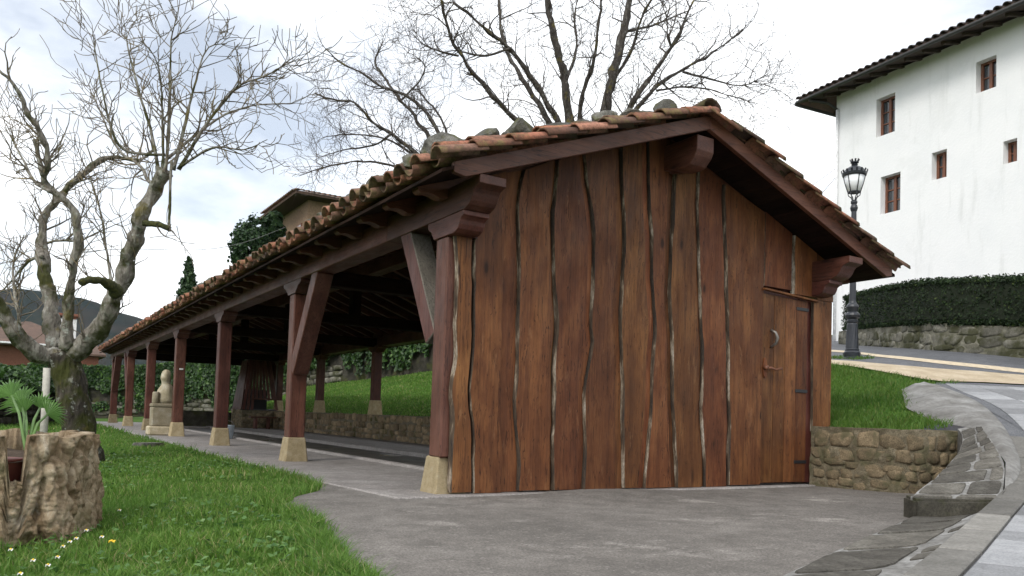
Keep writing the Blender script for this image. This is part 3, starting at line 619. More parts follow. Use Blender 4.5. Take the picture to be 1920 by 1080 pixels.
for i, y in enumerate(POSTY):
    y = y if i else 5.868
    p = obj('post', pm, sh, mw=Matrix.Translation((XL0+.002, y, 0))); obj('stone_base', bm1, p, mw=Matrix.Translation((XL0+.1165, y, 0)) if i else Matrix.Translation((XL0+.13, 5.912, 0)))
    if i: obj('post_cap', zm, p, mw=Matrix.Translation((XL0+.002, y, 0)))
    if i == 4 or i == 0: pass
    y = y if i else 6.12
    q = obj('post', pm2, sh, mw=Matrix.Translation((XR0-.06 if i else XR0, y, 0))); obj('post_cap', zm, q, mw=Matrix.Translation((XR0-.06 if i else XR0, y, .02)))
    if i: obj('stone_base', bm2, q, mw=Matrix.Translation((XR0+.06, y, 0)))
    else: obj('stone_base', frustum('stone_base', .15, .13, -.05, .955, 'base_stone'), q, mw=Matrix.Translation((XR0+.12, y, 0)))
# paper notice on a post
box('notice', (XL0+.09, POSTY[3]-.1215, 1.44), (XL0+.17, POSTY[3]-.1175, 1.475), 'paper', sh, 0)
# long beams with scrolled ends
def beam_end(x0, x1, nm):
    up = [(7.0, 2.52), (7.0, 2.29), (5.46, 2.29), (5.44, 2.30), (5.40, 2.315), (5.37, 2.34), (5.35, 2.37), (5.335, 2.40), (5.31, 2.425), (5.27, 2.44), (5.235, 2.45), (5.235, 2.52)]
    V, Fc = prism(up, 'x', x0, x1); me = fix(mesh_data(nm, V, Fc, 'timber_y')); bevel_me(me, .004); return obj(nm, me, sh)
def corbel(x0, x1, dz=0):
    lo = [(6.12, 2.288), (6.12, 2.25), (6.10, 2.225), (6.06, 2.21), (6.03, 2.17), (6.0, 2.13), (5.66, 2.13), (5.62, 2.135), (5.575, 2.155), (5.55, 2.19), (5.54, 2.225), (5.51, 2.245), (5.48, 2.25), (5.48, 2.288)]
    V, Fc = prism([(a, b+dz) for a, b in lo], 'x', x0, x1); me = fix(mesh_data('corbel', V, Fc, 'timber_y')); bevel_me(me, .004); return obj('corbel', me, sh)
beam_end(XL0, XL1, 'beam'); beam_end(XR0+.002, XR1, 'beam'); corbel(XL0+.003, XL1-.003); corbel(XR0+.003, XR1-.003)
box('beam', (XL0+.001, 7.001, 2.29), (XL1, Y1-.3, 2.52), 'timber_y', sh, .008); box('beam', (XR0+.002, 7.001, 2.29), (XR1, Y1-.3, 2.52), 'timber_y', sh, .008)
rid = [(Y1-.2, 3.36), (Y1-.2, 3.12), (5.66, 3.12), (5.55, 3.09), (5.42, 3.085), (5.37, 3.10), (5.30, 3.17), (5.275, 3.22), (5.275, 3.36)]
V, Fc = prism(rid, 'x', XC-.11, XC+.11); me = fix(mesh_data('ridge_beam', V, Fc, 'timber_y')); bevel_me(me, .006); obj('ridge_beam', me, sh)
for y in POSTY[1:]:
    box('tie_beam', (XL1+.001, y-.1, 2.28), (XR0-.001, y+.1, 2.48), 'shaded_wood_x', sh, .01); box('king_post', (XC-.09, y-.09, 2.481), (XC+.09, y+.09, 3.119), 'shaded_wood_y', sh, .01)
# braces of the first and last bays
def brace(x0, y0, z0, y1, z1): return bar('brace', (x0+.115, y0, z0), (x0+.115, y1, z1), .19, .20, 'timber_z', sh, (1, 0, 0), .008)
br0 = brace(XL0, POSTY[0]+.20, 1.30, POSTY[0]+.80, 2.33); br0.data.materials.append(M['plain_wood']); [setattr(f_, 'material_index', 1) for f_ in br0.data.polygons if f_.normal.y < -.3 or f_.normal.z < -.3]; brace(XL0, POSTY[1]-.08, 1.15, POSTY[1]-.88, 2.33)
brace(XL0, POSTY[5]+.10, 1.15, POSTY[5]+.9, 2.33); brace(XL0, POSTY[6]-.08, 1.15, POSTY[6]-.88, 2.33)
brace(XR0-.06, POSTY[5]+.10, 1.25, POSTY[5]+.9, 2.33)
for i in (2, 4): bar('brace', (XL1, POSTY[i]+.0, 1.75), (XL1+.75, POSTY[i]+.0, 2.30), .15, .15, 'timber_z', sh, (0, 1, 0), .008) if i == 9 else None
# rafters with ogee tails
def rafter_me(xe, sgn):
    Ln = abs(XC-xe)-.06; c = math.cos(ALPHA)
    pr = [(.02, -.03), (Ln, -.03), (Ln, -.055), (Ln-.03, -.085), (Ln-.09, -.095), (Ln-.14, -.12), (Ln-.20, -.165), (Ln-.28, -.185), (Ln-.36, -.165), (Ln-.42, -.15), (.02, -.15)]
    V, Fc = prism([(XC+sgn*u - XC, 3.52 - TANA*u + v) for u, v in pr], 'y', -.055, .055)
    return fix(mesh_data('rafter', V, Fc, 'timber_x'))
rl, rr_ = rafter_me(EL, -1), rafter_me(ER, 1); y = Y0+.62
while y < Y1-.3:
    obj('rafter', rl, sh, mw=Matrix.Translation((XC, y, 0))); obj('rafter', rr_, sh, mw=Matrix.Translation((XC, y, 0))); y += .62
# deck planks (run along the ridge)
for sgn, xe in ((-1, EL), (1, ER)):
    Ln = abs(XC-xe); nP = 14
    for i in range(nP):
        u0, u1 = Ln*i/nP + .002, Ln*(i+1)/nP - .002; xs4 = [XC+sgn*u0, XC+sgn*u1, XC+sgn*u1, XC+sgn*u0]
        V = [(x, yy, deck(x)+dz) for yy in (Y0+.03, Y1) for x, dz in zip(xs4, (-.029, -.029, -.003, -.003))]
        me = fix(mesh_data('deck_plank', V, BOXF, 'shaded_wood_y')); obj('deck_plank', me, sh)
# barge boards at the gable
for sgn, xe in ((-1, EL+.10), (1, ER-.06)):
    V = []
    for yy in (Y0+.075, Y0+.025):
        for x, dz in ((XC, -.105), (xe-sgn*.10, -.105), (xe, -.05), (xe, .03), (XC, .03)): V.append((x, yy, deck(x)+dz))
    me = fix(mesh_data('barge_board', V, [(0, 1, 2, 3, 4), (9, 8, 7, 6, 5)] + [(k_, (k_+1) % 5, 5+(k_+1) % 5, 5+k_) for k_ in range(5)], 'timber_x')); bevel_me(me, .004); obj('barge_board', me, sh)
# far gable and the gaps over the beams are boarded up
V, Fc = prism([(XL1, 2.3), (XR0, 2.3), (XR0, deck(XR0)-.035), (XC, deck(XC)-.035), (XL1, deck(XL1)-.035)], 'y', Y1-.5, Y1-.46); fix(mk('far_gable', V, Fc, 'shaded_wood_x', sh).data)
for x in (XL0+.10, XR0+.10): box('infill_board', (x, 6.0, 2.5205), (x+.03, Y1-.32, deck(x if x > XC else x)-.05), 'timber_y', sh, 0)

# ---- end wall: inner boards, live-edge outer boards, door
WY = 5.72
wall = box('end_wall', (3.10, WY+.072, .02), (7.62, WY+.10, 2.30), 'timber_z', sh, 0)
def wx(px, py): p = aty(px, py, WY); return (p[2], p[0])
def edge(pts):
    q = sorted(wx(px, py) for px, py in pts); return lambda z: float(np.interp(z, [a for a, b in q], [b for a, b in q]))
def wav(f, seed, amp=.017): return lambda z: f(z) + amp*mnoise.noise(Vector((seed*3.7, z*2.3, 0))) + amp*.5*mnoise.noise(Vector((seed*3.7, z*7.1, 4)))
Ls = [[(853, 431), (856, 500), (852, 610), (855, 660), (844, 740), (847, 780), (842, 925)],
      [(892, 300), (891, 434), (889, 536), (888, 650), (879, 734), (888, 790), (888, 925)],
      [(986, 300), (976, 340), (971, 380), (974, 503), (970, 650), (965, 737), (971, 825), (971, 922)],
      [(1046, 290), (1041, 360), (1036, 400), (1039, 487), (1042, 620), (1038, 750), (1035, 918)],
      [(1096, 280), (1100, 330), (1110, 400), (1113, 460), (1108, 610), (1111, 648), (1097, 734), (1095, 905)],
      [(1162, 270), (1166, 330), (1170, 400), (1171, 460), (1164, 568), (1167, 730), (1170, 906)],
      [(1216, 260), (1217, 330), (1219, 390), (1223, 487), (1228, 595), (1225, 702), (1221, 782), (1209, 906)],
      [(1267, 300), (1262, 380), (1256, 541), (1261, 648), (1261, 730), (1266, 836), (1269, 910)],
      [(1312, 300), (1309, 380), (1312, 514), (1318, 650), (1315, 756), (1323, 912)],
      [(1357, 320), (1358, 400), (1365, 600), (1367, 750), (1366, 912)]]
Lf = [wav(edge(p), i+1) for i, p in enumerate(Ls)]
gap = [.012, .16, .03, .07, .09, .085, .07, .05, .03, 0]   # room left before the next board
tops = [2.165] + [None]*9
def board(name, fl, fr, z0, z1f, y0, th, parent, mats=('board', 'bark_edge'), bev=.014, n=26):
    """vertical live-edge board: the front is narrower than the back, so the waney edge shows"""
    V, Fc, mi = [], [], []
    for i in range(n):
        t = i/(n-1); zl = z0 + (z1f(fl(1.5))-z0)*t; zr = z0 + (z1f(fr(1.5))-z0)*t; xl, xr = fl(zl), fr(zr)
        b = bev*(.55+.9*abs(mnoise.noise(Vector((xl*5, zl*2.2, 1.3))))*1.6); b2 = bev*.5
        V += [(xl, y0+th, zl), (xl+b*.35, y0+th*.35, zl), (xl+b, y0, zl), (xr-b2, y0, zr), (xr, y0+th, zr)]
    for i in range(n-1):
        a, c = i*5, (i+1)*5
        for j, m in ((0, 1), (1, 1), (2, 0), (3, 1), (4, 0)): Fc.append((a+j, a+(j+1) % 5, c+(j+1) % 5, c+j)); mi.append(m)
    Fc += [tuple(range(5)), tuple((n-1)*5+j for j in range(5))]; mi += [0, 0]
    me = mesh_data(name, V, Fc, list(mats), False, mi); fix(me); return obj(name, me, parent)
topf = lambda x: deck(x) - .06
for i in range(10):
    nx = Lf[i+1] if i < 9 else (lambda z: wx(1429, 700)[1]); gp = gap[i]
    fr = wav(lambda z, nx=nx, gp=gp: nx(z)-gp, i+40, .008 if i < 9 else .002)
    zt = (lambda x: 2.165) if i == 0 else topf
    if i == 1: board('board', lambda z, f=Lf[1]: f(z) if z < 2.14 else max(f(z), 3.235), fr, .008, topf, WY, .034, wall, n=70)
    else: board('board', Lf[i], fr, random.uniform(.004, .02), zt, WY - .006*(i % 2), .034 + .006*(i % 2), wall, bev=.016 if i else .024)
    if i < 9 and i > 0:   # inner board behind the gap
        fl2 = lambda z, nx=nx, gp=gp: nx(z)-gp-.09; fr2 = lambda z, nx=nx: nx(z)+.08
        board('board', fl2, fr2, .01, topf, WY+.037, .03, wall, ('board', 'board'), .002, 12)
# boards over the door and to its right
zd = lambda x: deck(x)-.06
def xpx(px, py=600): return wx(px, py)[1]
board('board', wav(lambda z: xpx(1427)+.012, 71, .01), lambda z: xpx(1482), 2.155, zd, WY-.012, .04, wall, bev=.02, n=12)
board('board', wav(lambda z: xpx(1485), 72, .012), lambda z: xpx(1530), 2.12, zd, WY-.012, .04, wall, bev=.02, n=12)
board('board', lambda z: xpx(1531), lambda z: xpx(1561), 2.10, zd, WY-.004, .034, wall, bev=.004, n=8)
board('board', lambda z: xpx(1526) + .01*math.sin(z*2.4), lambda z: xpx(1560), .60, lambda x: 2.095, WY, .034, wall, bev=.004, n=14)
bar('door_lintel', (xpx(1428), WY-.02, 2.118), (xpx(1530), WY-.02, 2.075), .05, .022, 'board', wall, bev=.003)
box('door_jamb', (xpx(1506), WY+.055, .02), (xpx(1546), WY+.085, 2.10), 'timber_z', wall, .004)
dx0, dx1 = xpx(1431), xpx(1515)
door = box('door', (dx0, WY+.030, .035), (dx1, WY+.052, 2.075), 'timber_z', sh, 0)
dw = (dx1-dx0)/4
for i in range(4):
    board('door_plank', lambda z, i=i: dx0+dw*i+.002, lambda z, i=i: dx0+dw*(i+1)-.002, .035, lambda x: 2.075-.03*(x-dx0), WY+.006, .024, door, ('board', 'board'), .003, 6)
for z in (1.965, 1.045, .255):
    box('strap_hinge', (dx1-.20, WY-.002, z-.018), (dx1+.012, WY+.0055, z+.018), 'black_iron', door, .002)
pb = aty(1447, 622, WY); V, Fc = [], []
tube('pull_handle', [(pb[0]-.01, WY+.004, pb[2]+.02), (pb[0]+.01, WY-.045, pb[2]-.01), (pb[0]+.022, WY-.06, pb[2]-.07), (pb[0]+.01, WY-.05, pb[2]-.13), (pb[0]-.01, WY+.004, pb[2]-.17)], [.013, .016, .018, .016, .012], 'old_steel', door)
pl = aty(1437, 690, WY)
V, Fc = prism([(pl[0]-.03+.035*math.cos(a)*.9, pl[2]+.11*math.sin(a)) for a in np.linspace(0, 2*math.pi, 16, endpoint=False)], 'y', WY-.012, WY+.002)
mk('latch_plate', V, Fc, 'board', door)
tube('latch_lever', [(pl[0]-.04, WY-.03, pl[2]-.005), (pl[0]+.02, WY-.045, pl[2]), (pl[0]+.09, WY-.05, pl[2]-.015), (pl[0]+.19, WY-.05, pl[2]+.005)], [.014, .017, .011, .016], 'window_wood', door)
tube('latch_knob', [(pl[0]-.05, WY-.06, pl[2]), (pl[0]-.05, WY-.012, pl[2])], [.026, .02], 'window_wood', door)

# ---- roof tiles
def tile_geo(r0, r1, Ln, th=.017, n=6, flip=False):
    V, Fc = [], []
    for x, r in ((0, r0), (Ln, r1)):
        for rad in (r, r-th):
            for j in range(n+1):
                a = math.pi*j/n; V.append((x, rad*math.cos(a), (rad*math.sin(a)*.82)*(-1 if flip else 1)))
    m = n+1
    for j in range(n):
        Fc.append((j, j+1, 2*m+j+1, 2*m+j)); Fc.append((m+j, 3*m+j, 3*m+j+1, m+j+1)); Fc.append((2*m+j, 2*m+j+1, 3*m+j+1, 3*m+j)); Fc.append((j, m+j, m+j+1, j+1))
    Fc.append((0, 2*m, 3*m, m)); Fc.append((n, m+n, 3*m+n, 2*m+n)); return np.array(V), Fc
TC = tile_geo(.082, .098, .42); TP = tile_geo(.10, .085, .42, flip=True)
mc = fix(mesh_data('roof_tile', TC[0], TC[1], 'tile', True)); mpn = fix(mesh_data('roof_tile', TP[0], TP[1], 'tile', True))
def tile_mw(sgn, u, y, h, jit=.03, tip=0.):
    """a tile whose lower end lies u metres (measured along the horizontal) from the ridge"""
    a = ALPHA - .075 + tip; dx = Vector((sgn*math.cos(a), 0, -math.sin(a))); dz = Vector((sgn*math.sin(a), 0, math.cos(a))); dy = dz.cross(dx)
    rot = Matrix((dx, dy, dz)).transposed().to_4x4(); uu = u - .42*math.cos(ALPHA)
    return Matrix.Translation((XC+sgn*uu, y, deck(XC+sgn*uu)+h)) @ rot @ Matrix.Rotation(random.uniform(-jit, jit), 4, 'Z') @ Matrix.Rotation(random.uniform(-jit, jit), 4, 'X')
SP = .205; bulkV, bulkF = [], []
def bulk(geo, mw):
    b = len(bulkV); A3 = np.array(mw); W = geo[0] @ A3[:3, :3].T + A3[:3, 3]; bulkV.extend(map(tuple, W)); bulkF.extend([tuple(i+b for i in f) for f in geo[1]])
nparts = 0
for sgn, xe in ((-1, EL-.05), (1, ER+.08)):
    Ue = abs(XC-xe); rows = [Ue - .33*i for i in range(10) if Ue-.33*i > .3]
    y = Y0 + .13; cidx = 0
    while y < Y1:
        for ri, u in enumerate(rows):
            uu = u + random.uniform(-.02, .02) + (random.uniform(-.05, .045) if ri == 0 else 0)
            cov = tile_mw(sgn, uu, y + random.uniform(-.02, .02), .085 + random.uniform(-.012, .022), .06); pan = tile_mw(sgn, uu-.02+random.uniform(-.03, .03), y+SP/2+random.uniform(-.015, .015), .088+random.uniform(-.01, .01), .05)
            near = (ri == 0 and ((sgn < 0 and cidx < 100) or (sgn > 0 and cidx < 10))) or cidx == 0 or (cidx == 1)
            if near and nparts < 296:
                obj('roof_tile', mc, sh, mw=cov); nparts += 1
                if ri == 0 and nparts < 296: obj('roof_tile', mpn, sh, mw=pan); nparts += 1
                else: bulk(TP, pan)
            else: bulk(TC, cov); bulk(TP, pan)
        y += SP; cidx += 1
    # verge course: tiles laid over the barge board along the gable
    for i, u in enumerate(Ue - .31*np.arange(10)):
        if u > .25: obj('verge_tile', mc, sh, mw=tile_mw(sgn, u + random.uniform(-.02, .02), Y0 + random.uniform(-.012, .012), .045 + random.uniform(0, .012), .03))
y = Y0 + .05; first = True
while y < Y1:      # ridge tiles
    mw = Matrix.Translation((XC, y, deck(XC)+.065+random.uniform(-.01, .01))) @ Matrix.Rotation(math.pi/2 + random.uniform(-.04, .04), 4, 'Z') @ Matrix.Scale(1.45, 4)
    if y < Y0+.6: mw = Matrix.Translation((XC, y-.05, deck(XC)+.085)) @ Matrix.Rotation(-math.pi/2, 4, 'Z') @ Matrix.Rotation(-.06, 4, 'Y') @ Matrix.Scale(1.3, 4) @ Matrix.Translation((-.42, 0, 0))
    obj('ridge_tile', mc, sh, mw=mw) if y < Y0+6 else bulk(TC, mw); y += .5
o = mk('roof_tiles', bulkV, bulkF, 'tile', sh, True); fix(o.data); tag(o, kind='stuff')

_o1 = 'first second third fourth fifth sixth seventh eighth ninth tenth eleventh twelfth thirteenth fourteenth fifteenth sixteenth seventeenth eighteenth nineteenth'.split()
def ordinal(n):
    if n == 0: return ''
    return _o1[n-1] if n < 20 else {20: 'twentieth', 30: 'thirtieth'}.get(n) or {2: 'twenty-', 3: 'thirty-'}[n//10] + _o1[n % 10-1]
# ---- stones weighing down the roof
def roof_stone(x, y, r, seed, label, group, zs=.75):
    me = blob_me('roof_stone', 'roof_stone', 3, (r*random.uniform(.95, 1.4), r*random.uniform(.8, 1.15), r*zs*.85), .75, seed, 1.5)
    mw = Matrix.Translation((x, y, deck(x) + .13 + r*zs*.40)) @ Matrix.Rotation(random.uniform(0, 6.28), 4, 'Z') @ Matrix.Rotation(random.uniform(-.5, .5), 4, 'X') @ Matrix.Rotation(random.uniform(-.4, .4), 4, 'Y')
    return tag(obj('roof_stone', me, mw=mw), label, 'stone', group)
RS = [(2.80, .16, .85), (3.02, .13, .8), (3.16, .15, .8), (3.36, .11, .8), (3.50, .16, .85), (3.72, .10, .7), (3.88, .16, .75), (4.08, .10, .7), (4.24, .12, .7), (4.42, .13, .95), (4.60, .11, .8), (4.72, .13, .85), (4.90, .12, .7), (5.06, .10, .7), (5.20, .145, 1.3)]
for i, (x, r, zs) in enumerate(RS):
    roof_stone(x, Y0+.36+random.uniform(-.05, .06), r, 100+i, ('mossy stone on the left gable edge of the roof, %s up from the eave' % ordinal(i+1)) if i < 14 else 'pointed mossy stone, topmost on the left gable edge beside the ridge', 'stones weighing down the roof', zs)
for i in range(9):
    roof_stone(5.85+i*.31, Y0+.40+random.uniform(-.05, .1), random.uniform(.10, .14), 130+i, 'mossy stone on the right roof slope by the gable, %s counting down from the ridge' % ['first', 'second', 'third', 'fourth', 'fifth', 'sixth', 'seventh', 'eighth', 'ninth'][i], 'stones weighing down the roof')
es = sorted([Y0 + .62 + v for v in (0, .3, .62, 1.0, 1.5, 2.1, 2.4)] + [Y0 + 3.4 + 1.25*v + random.uniform(-.3, .3) for v in range(18)])
for i, y in enumerate(es):
    roof_stone(2.70+random.uniform(0, .12), y, random.uniform(.10, .135), 150+i, 'mossy stone above the long left eave, %s back from the gable' % ordinal(i+1), 'stones along the long eave', .95)

# ---- inside: pool kerb, back wall, furniture
kv = []
box('pool_kerb', (4.06, 7.20, -.1), (4.20, 27.6, .035), 'slab', sh, .025); box('pool_kerb', (4.201, 7.20, -.1), (5.60, 7.34, .033), 'slab', sh, .015)
V, Fc = [], []
for y_ in np.linspace(9, 27, 60):
    for x_ in np.linspace(4.3, 5.6, 10): V.append((x_, y_, -.05 + .012*fb((x_*1.3, y_*.7, 0))))
for a_ in range(59):
    for b_ in range(9): Fc.append((a_*10+b_, a_*10+b_+1, a_*10+b_+11, a_*10+b_+10))
tag(mk('pool_water', V, Fc, 'water', None, True), kind='structure')
BP = [(7.42, 6.2), (7.42, 32.4)]
bw = thing('back_wall', 'low rubble stone wall along the back of the wash house carrying the rear posts', 'stone wall', (7.5, 19, 0))
wall_body('mortar', BP, lambda s: -.05, lambda s: .60, .42, 'back_mortar', bw, -1, 120, 6, .02)
stone_face(bw, BP, lambda s: .0, lambda s: .60, 'back_stone', (.22, .46), (.11, .19), .04, -1, 298, s0=5.0, s1=26)

# ---- furniture inside
def slat(name, p0, p1, w, th, mat, parent, nrm): return bar(name, p0, p1, w, th, mat, parent, nrm, .003)
hood = thing('barbecue_hood', 'tapering hood of vertical wooden slats over the far barbecue', 'hood', (6.95, 27.2, .6))
hx0, hx1, hy0, hy1 = 6.35, 7.55, 26.3, 27.5
for i in range(9):
    t = i/8; bar('slat', (hx0+.06+(hx1-hx0-.12)*t, hy0, .98 if 2 < i < 8 else .62), (hx0+.30+(hx1-hx0-.60)*t, hy0+.25, 2.25), .085, .03, 'timber_z', hood, (0, 1, 0), .003)
for i in range(8):
    t = i/7; bar('slat', (hx0, hy0+.09+(hy1-hy0-.1)*t, .62), (hx0+.22, hy0+.36+(hy1-hy0-.55)*t, 2.25), .11, .03, 'timber_z', hood, (1, 0, 0), .003)
box('hearth', (hx0+.05, hy0+.06, .602), (hx1-.05, hy1, .64), 'steel_table', hood); box('fire_back', (hx0+.1, hy1-.1, .641), (hx1-.1, hy1, 1.3), 'black_iron', hood, 0)
box('mantel', (hx0+.3, hy0-.03, .95), (hx1-.02, hy0+.02, 1.0), 'timber_x', hood)
bk = thing('barbecue_plinth', 'rubble plinth below the slatted hood', 'plinth', (6.9, 26.9, 0)); box('body', (hx0, hy0, .003), (7.40, hy1, .60), 'mortar', bk, .02)
stone_face(bk, [(7.40, hy0), (hx0, hy0)], lambda s: .02, lambda s: .59, 'wall_stone', (.14, .3), (.1, .17), .03, -1); stone_face(bk, [(hx0, hy0), (hx0, hy1)], lambda s: .02, lambda s: .59, 'wall_stone', (.14, .3), (.1, .17), .03, -1)
b = thing('low_bench', 'small dark wooden bench in front of the barbecue plinth', 'bench', (6.9, 25.6, 0)); box('seat', (6.45, 25.45, .36), (7.25, 25.75, .41), 'timber_x', b)
for x in (6.6, 7.0): V, Fc = prism([(25.46, .0), (25.54, .0), (25.60, .1), (25.66, .0), (25.74, .0), (25.72, .36), (25.48, .36)], 'x', x, x+.06); fix(mk('leg', V, Fc, 'timber_z', b).data)
for (x, y, lab) in ((4.4, 28.2, 'dark stone trough on the floor behind the statue'), (4.5, 31.0, 'dark stone trough at the far end of the floor')):
    t = thing('stone_trough', lab, 'trough', (x, y, 0)); V, Fc = prism([(0, 0), (.7, 0), (.75, .5), (.65, .5), (.62, .15), (.12, .15), (.08, .5), (-.05, .5)], 'x', x, x+2.0)
    V = [(a, y+bb, c+.005) for a, bb, c in V]; fix(mk('basin', V, Fc, 'dark_rubble', t).data); box('end', (x-.08, y-.04, .005), (x-.001, y+.74, .5), 'dark_rubble', t, .02); box('end', (x+2.001, y-.04, .005), (x+2.08, y+.74, .5), 'dark_rubble', t, .02)
t = thing('bucket', 'pale blue plastic bucket standing by a post', 'bucket', (3.9, 17.3, 0)); lathe('body', [(.12, .005), (.15, .28), (.16, .29), (.14, .285), (.115, .03)], 'bucket', t, (3.9, 17.3, 0), 16, True); tube('handle', [(3.9-.15, 17.3, .28), (3.9-.1, 17.3, .36), (3.9, 17.3, .39), (4.0, 17.3, .36), (4.05, 17.3, .28)], .006, 'old_steel', t)

# ---- statue beside the fourth post
sx, sy = XL0-.10, POSTY[3]+.52
st = thing('stone_statue', 'weathered stone bust on a stacked block pedestal beside a post', 'statue', (sx, sy, 0))
box('pedestal_block', (sx-.30, sy-.22, .005), (sx+.24, sy+.24, .20), 'statue_stone', st, .025); box('pedestal_block', (sx-.24, sy-.19, .201), (sx+.22, sy+.2, .62), 'statue_stone', st, .02); box('pedestal_block', (sx-.25, sy-.20, .621), (sx+.23, sy+.21, .70), 'statue_stone', st, .02)
lathe('side_stone', [(.07, .702), (.078, .72), (.074, .93), (.06, .955)], 'statue_stone', st, (sx-.17, sy-.10, 0), 12, True)
prof = [(.0, .70, .19, .16), (.0, .78, .205, .165), (.0, .90, .20, .15), (.0, 1.0, .175, .135), (.0, 1.07, .13, .12), (0, 1.12, .10, .10), (-.01, 1.16, .092, .095), (-.015, 1.20, .10, .105), (-.02, 1.25, .108, .118), (-.02, 1.30, .105, .118), (-.015, 1.36, .098, .11), (-.01, 1.42, .075, .085), (-.01, 1.455, .03, .035)]
V, Fc = [], []; n = 18
for (o_, z, rx, ry) in prof:
    for j in range(n):
        a = 2*math.pi*j/n; f_ = 1 + .17*fb((math.cos(a)*1.2, math.sin(a)*1.2, z*4), 1.7) - .06*(j % 3 == 0); nose = .035*max(0, math.cos(a-math.pi*1.25))**14*(1 if 1.22 < z < 1.30 else 0); brow = -.02*max(0, math.cos(a-math.pi*1.25))**4*(1 if 1.26 < z < 1.3 else 0)
        V.append((sx+.05+o_+(rx*f_+nose+brow)*math.cos(a), sy+(ry*f_+nose+brow)*math.sin(a), z))
for i in range(len(prof)-1):
    for j in range(n): Fc.append((i*n+j, i*n+(j+1) % n, (i+1)*n+(j+1) % n, (i+1)*n+j))
Fc += [tuple(range(n))[::-1], tuple((len(prof)-1)*n+j for j in range(n))]; o = mk('bust', V, Fc, 'statue_stone', st, True)

# ---- block of stone lying in the lawn
p = atz(280, 843, -.06); me = mesh_data('lawn_stone', boxv((-.22, -.13, -.05), (.2, .15, .11)), BOXF, 'roof_stone'); bevel_me(me, .02, 2)
tag(obj('lawn_stone', me, mw=Matrix.Translation(p) @ Matrix.Rotation(.5, 4, 'Z')), 'flat grey stone block lying in the grass near the slab edge', 'stone')

# ================================================================== STUMP WITH PALM
SX, SY, SR, SZ = -.02, 5.55, .50, -.14
sp = thing('tree_stump', 'hollow rotting tree stump planter in the left foreground grass', 'stump', (SX, SY, SZ))
na, nz_ = 340, 110; V, Fc = [], []
def stump_r(a, t):
    x, y = math.cos(a), math.sin(a); q = Vector((x*1.3, y*1.3, t*.9))
    w = .5*mnoise.noise(Vector((x*2.5, y*2.5, t*2.5))); u = Vector((x*4.2+w, y*4.2-w, t*1.7+w))
    r = SR*(1.0 + .10*(1-t)**2 + .03*t) + .05*mnoise.noise(q*1.5)
    r -= .055*(1-min(1, abs(mnoise.noise(u))*3.2))**1.5*(.4+.8*max(0, mnoise.noise(u*.5+Vector((3, 1, 0)))+.5))
    r -= .022*(1-min(1, abs(mnoise.noise(u*2.3+Vector((7, 0, 0))))*3))
    r += .019*mnoise.fractal(Vector((x*11, y*11, t*7)), .7, 2., 4)
    if t < .14: r -= .12*max(0, mnoise.noise(Vector((x*4, y*4, 9)))+.1)*(1-t/.14)
    return r
NOTCH = -1.43
for i in range(nz_):
    t = i/(nz_-1)
    for j in range(na):
        a = 2*math.pi*j/na; r = stump_r(a, t); zt_ = .60 + .022*mnoise.noise(Vector((math.cos(a)*3, math.sin(a)*3, 5)))
        dn = abs((a-NOTCH+math.pi) % (2*math.pi)-math.pi); zt_ -= (.25 + .05*mnoise.noise(Vector((a*40, 0, 3))))*max(0, min(1, (.11-dn)/.05)); V.append((SX+r*math.cos(a), SY+r*math.sin(a), SZ + zt_*t))
for i in range(nz_-1):
    for j in range(na): Fc.append((i*na+j, i*na+(j+1) % na, (i+1)*na+(j+1) % na, (i+1)*na+j))
b0 = len(V)
for dr, dz in ((.055, .004), (.075, -.06), (.09, -.2)):
    for j in range(na):
        v = V[(nz_-1)*na+j]; a = 2*math.pi*j/na; r = stump_r(a, 1)-dr + .01*mnoise.noise(Vector((math.cos(a)*8, math.sin(a)*8, dz*9))); V.append((SX+r*math.cos(a), SY+r*math.sin(a), v[2]+dz))
prev = (nz_-1)*na
for k_ in range(3):
    cur = b0 + k_*na
    for j in range(na): Fc.append((prev+j, prev+(j+1) % na, cur+(j+1) % na, cur+j))
    prev = cur
mk('shell', V, Fc, 'stump_bark', sp, True)
V = [(SX, SY, SZ+.50)] + [(SX+(SR-.04)*math.cos(a), SY+(SR-.04)*math.sin(a), SZ+.47+.02*math.sin(a*5)) for a in np.linspace(0, 2*math.pi, 40, endpoint=False)]
mk('soil', V, [(0, 1+j, 1+(j+1) % 40) for j in range(40)], 'soil', sp); lathe('pot', [(.20, .22), (.24, .46), (.25, .47), (.22, .475)], 'plastic_red', sp, (SX-.06, SY-.22, SZ), 20, True)
pal = thing('fan_palm', 'young green fan palm growing in the hollow stump', 'palm', (SX+.12, SY+.05, SZ+.5))
def fan(base, tip, rad, face, spread=2.5, nseg=15):
    base, tip = Vector(base), Vector(tip); mid = (base+tip)*.5 + Vector((0, 0, .06)); lf = tube('petiole', [base, mid, tip], [.011, .009, .007], 'stem', pal, 6)
    n_ = Vector(face).normalized(); ax = (tip-mid).normalized(); ax = (ax - n_*ax.dot(n_)).normalized(); sd = n_.cross(ax); V, Fc = [], []
    for i in range(nseg):
        a0 = -spread/2 + spread*i/nseg; a1 = -spread/2 + spread*(i+1)/nseg; am = (a0+a1)/2; Ln = rad*(1-.18*abs(am)/(spread/2))*random.uniform(.93, 1.05); split = .62
        dr = lambda a: ax*math.cos(a) + sd*math.sin(a); b_ = len(V); droop = Vector((0, 0, -.10*rad))
        V += [tip, tip+dr(a0)*Ln*split, tip+dr(am)*Ln*split+n_*rad*.045, tip+dr(a1)*Ln*split, tip+dr(am)*Ln + droop*random.uniform(.2, 1.6)]
        Fc += [(b_, b_+1, b_+2), (b_, b_+2, b_+3), (b_+1, b_+4, b_+2), (b_+2, b_+4, b_+3)]
    return mk('fan_leaf', V, Fc, 'palm', lf)
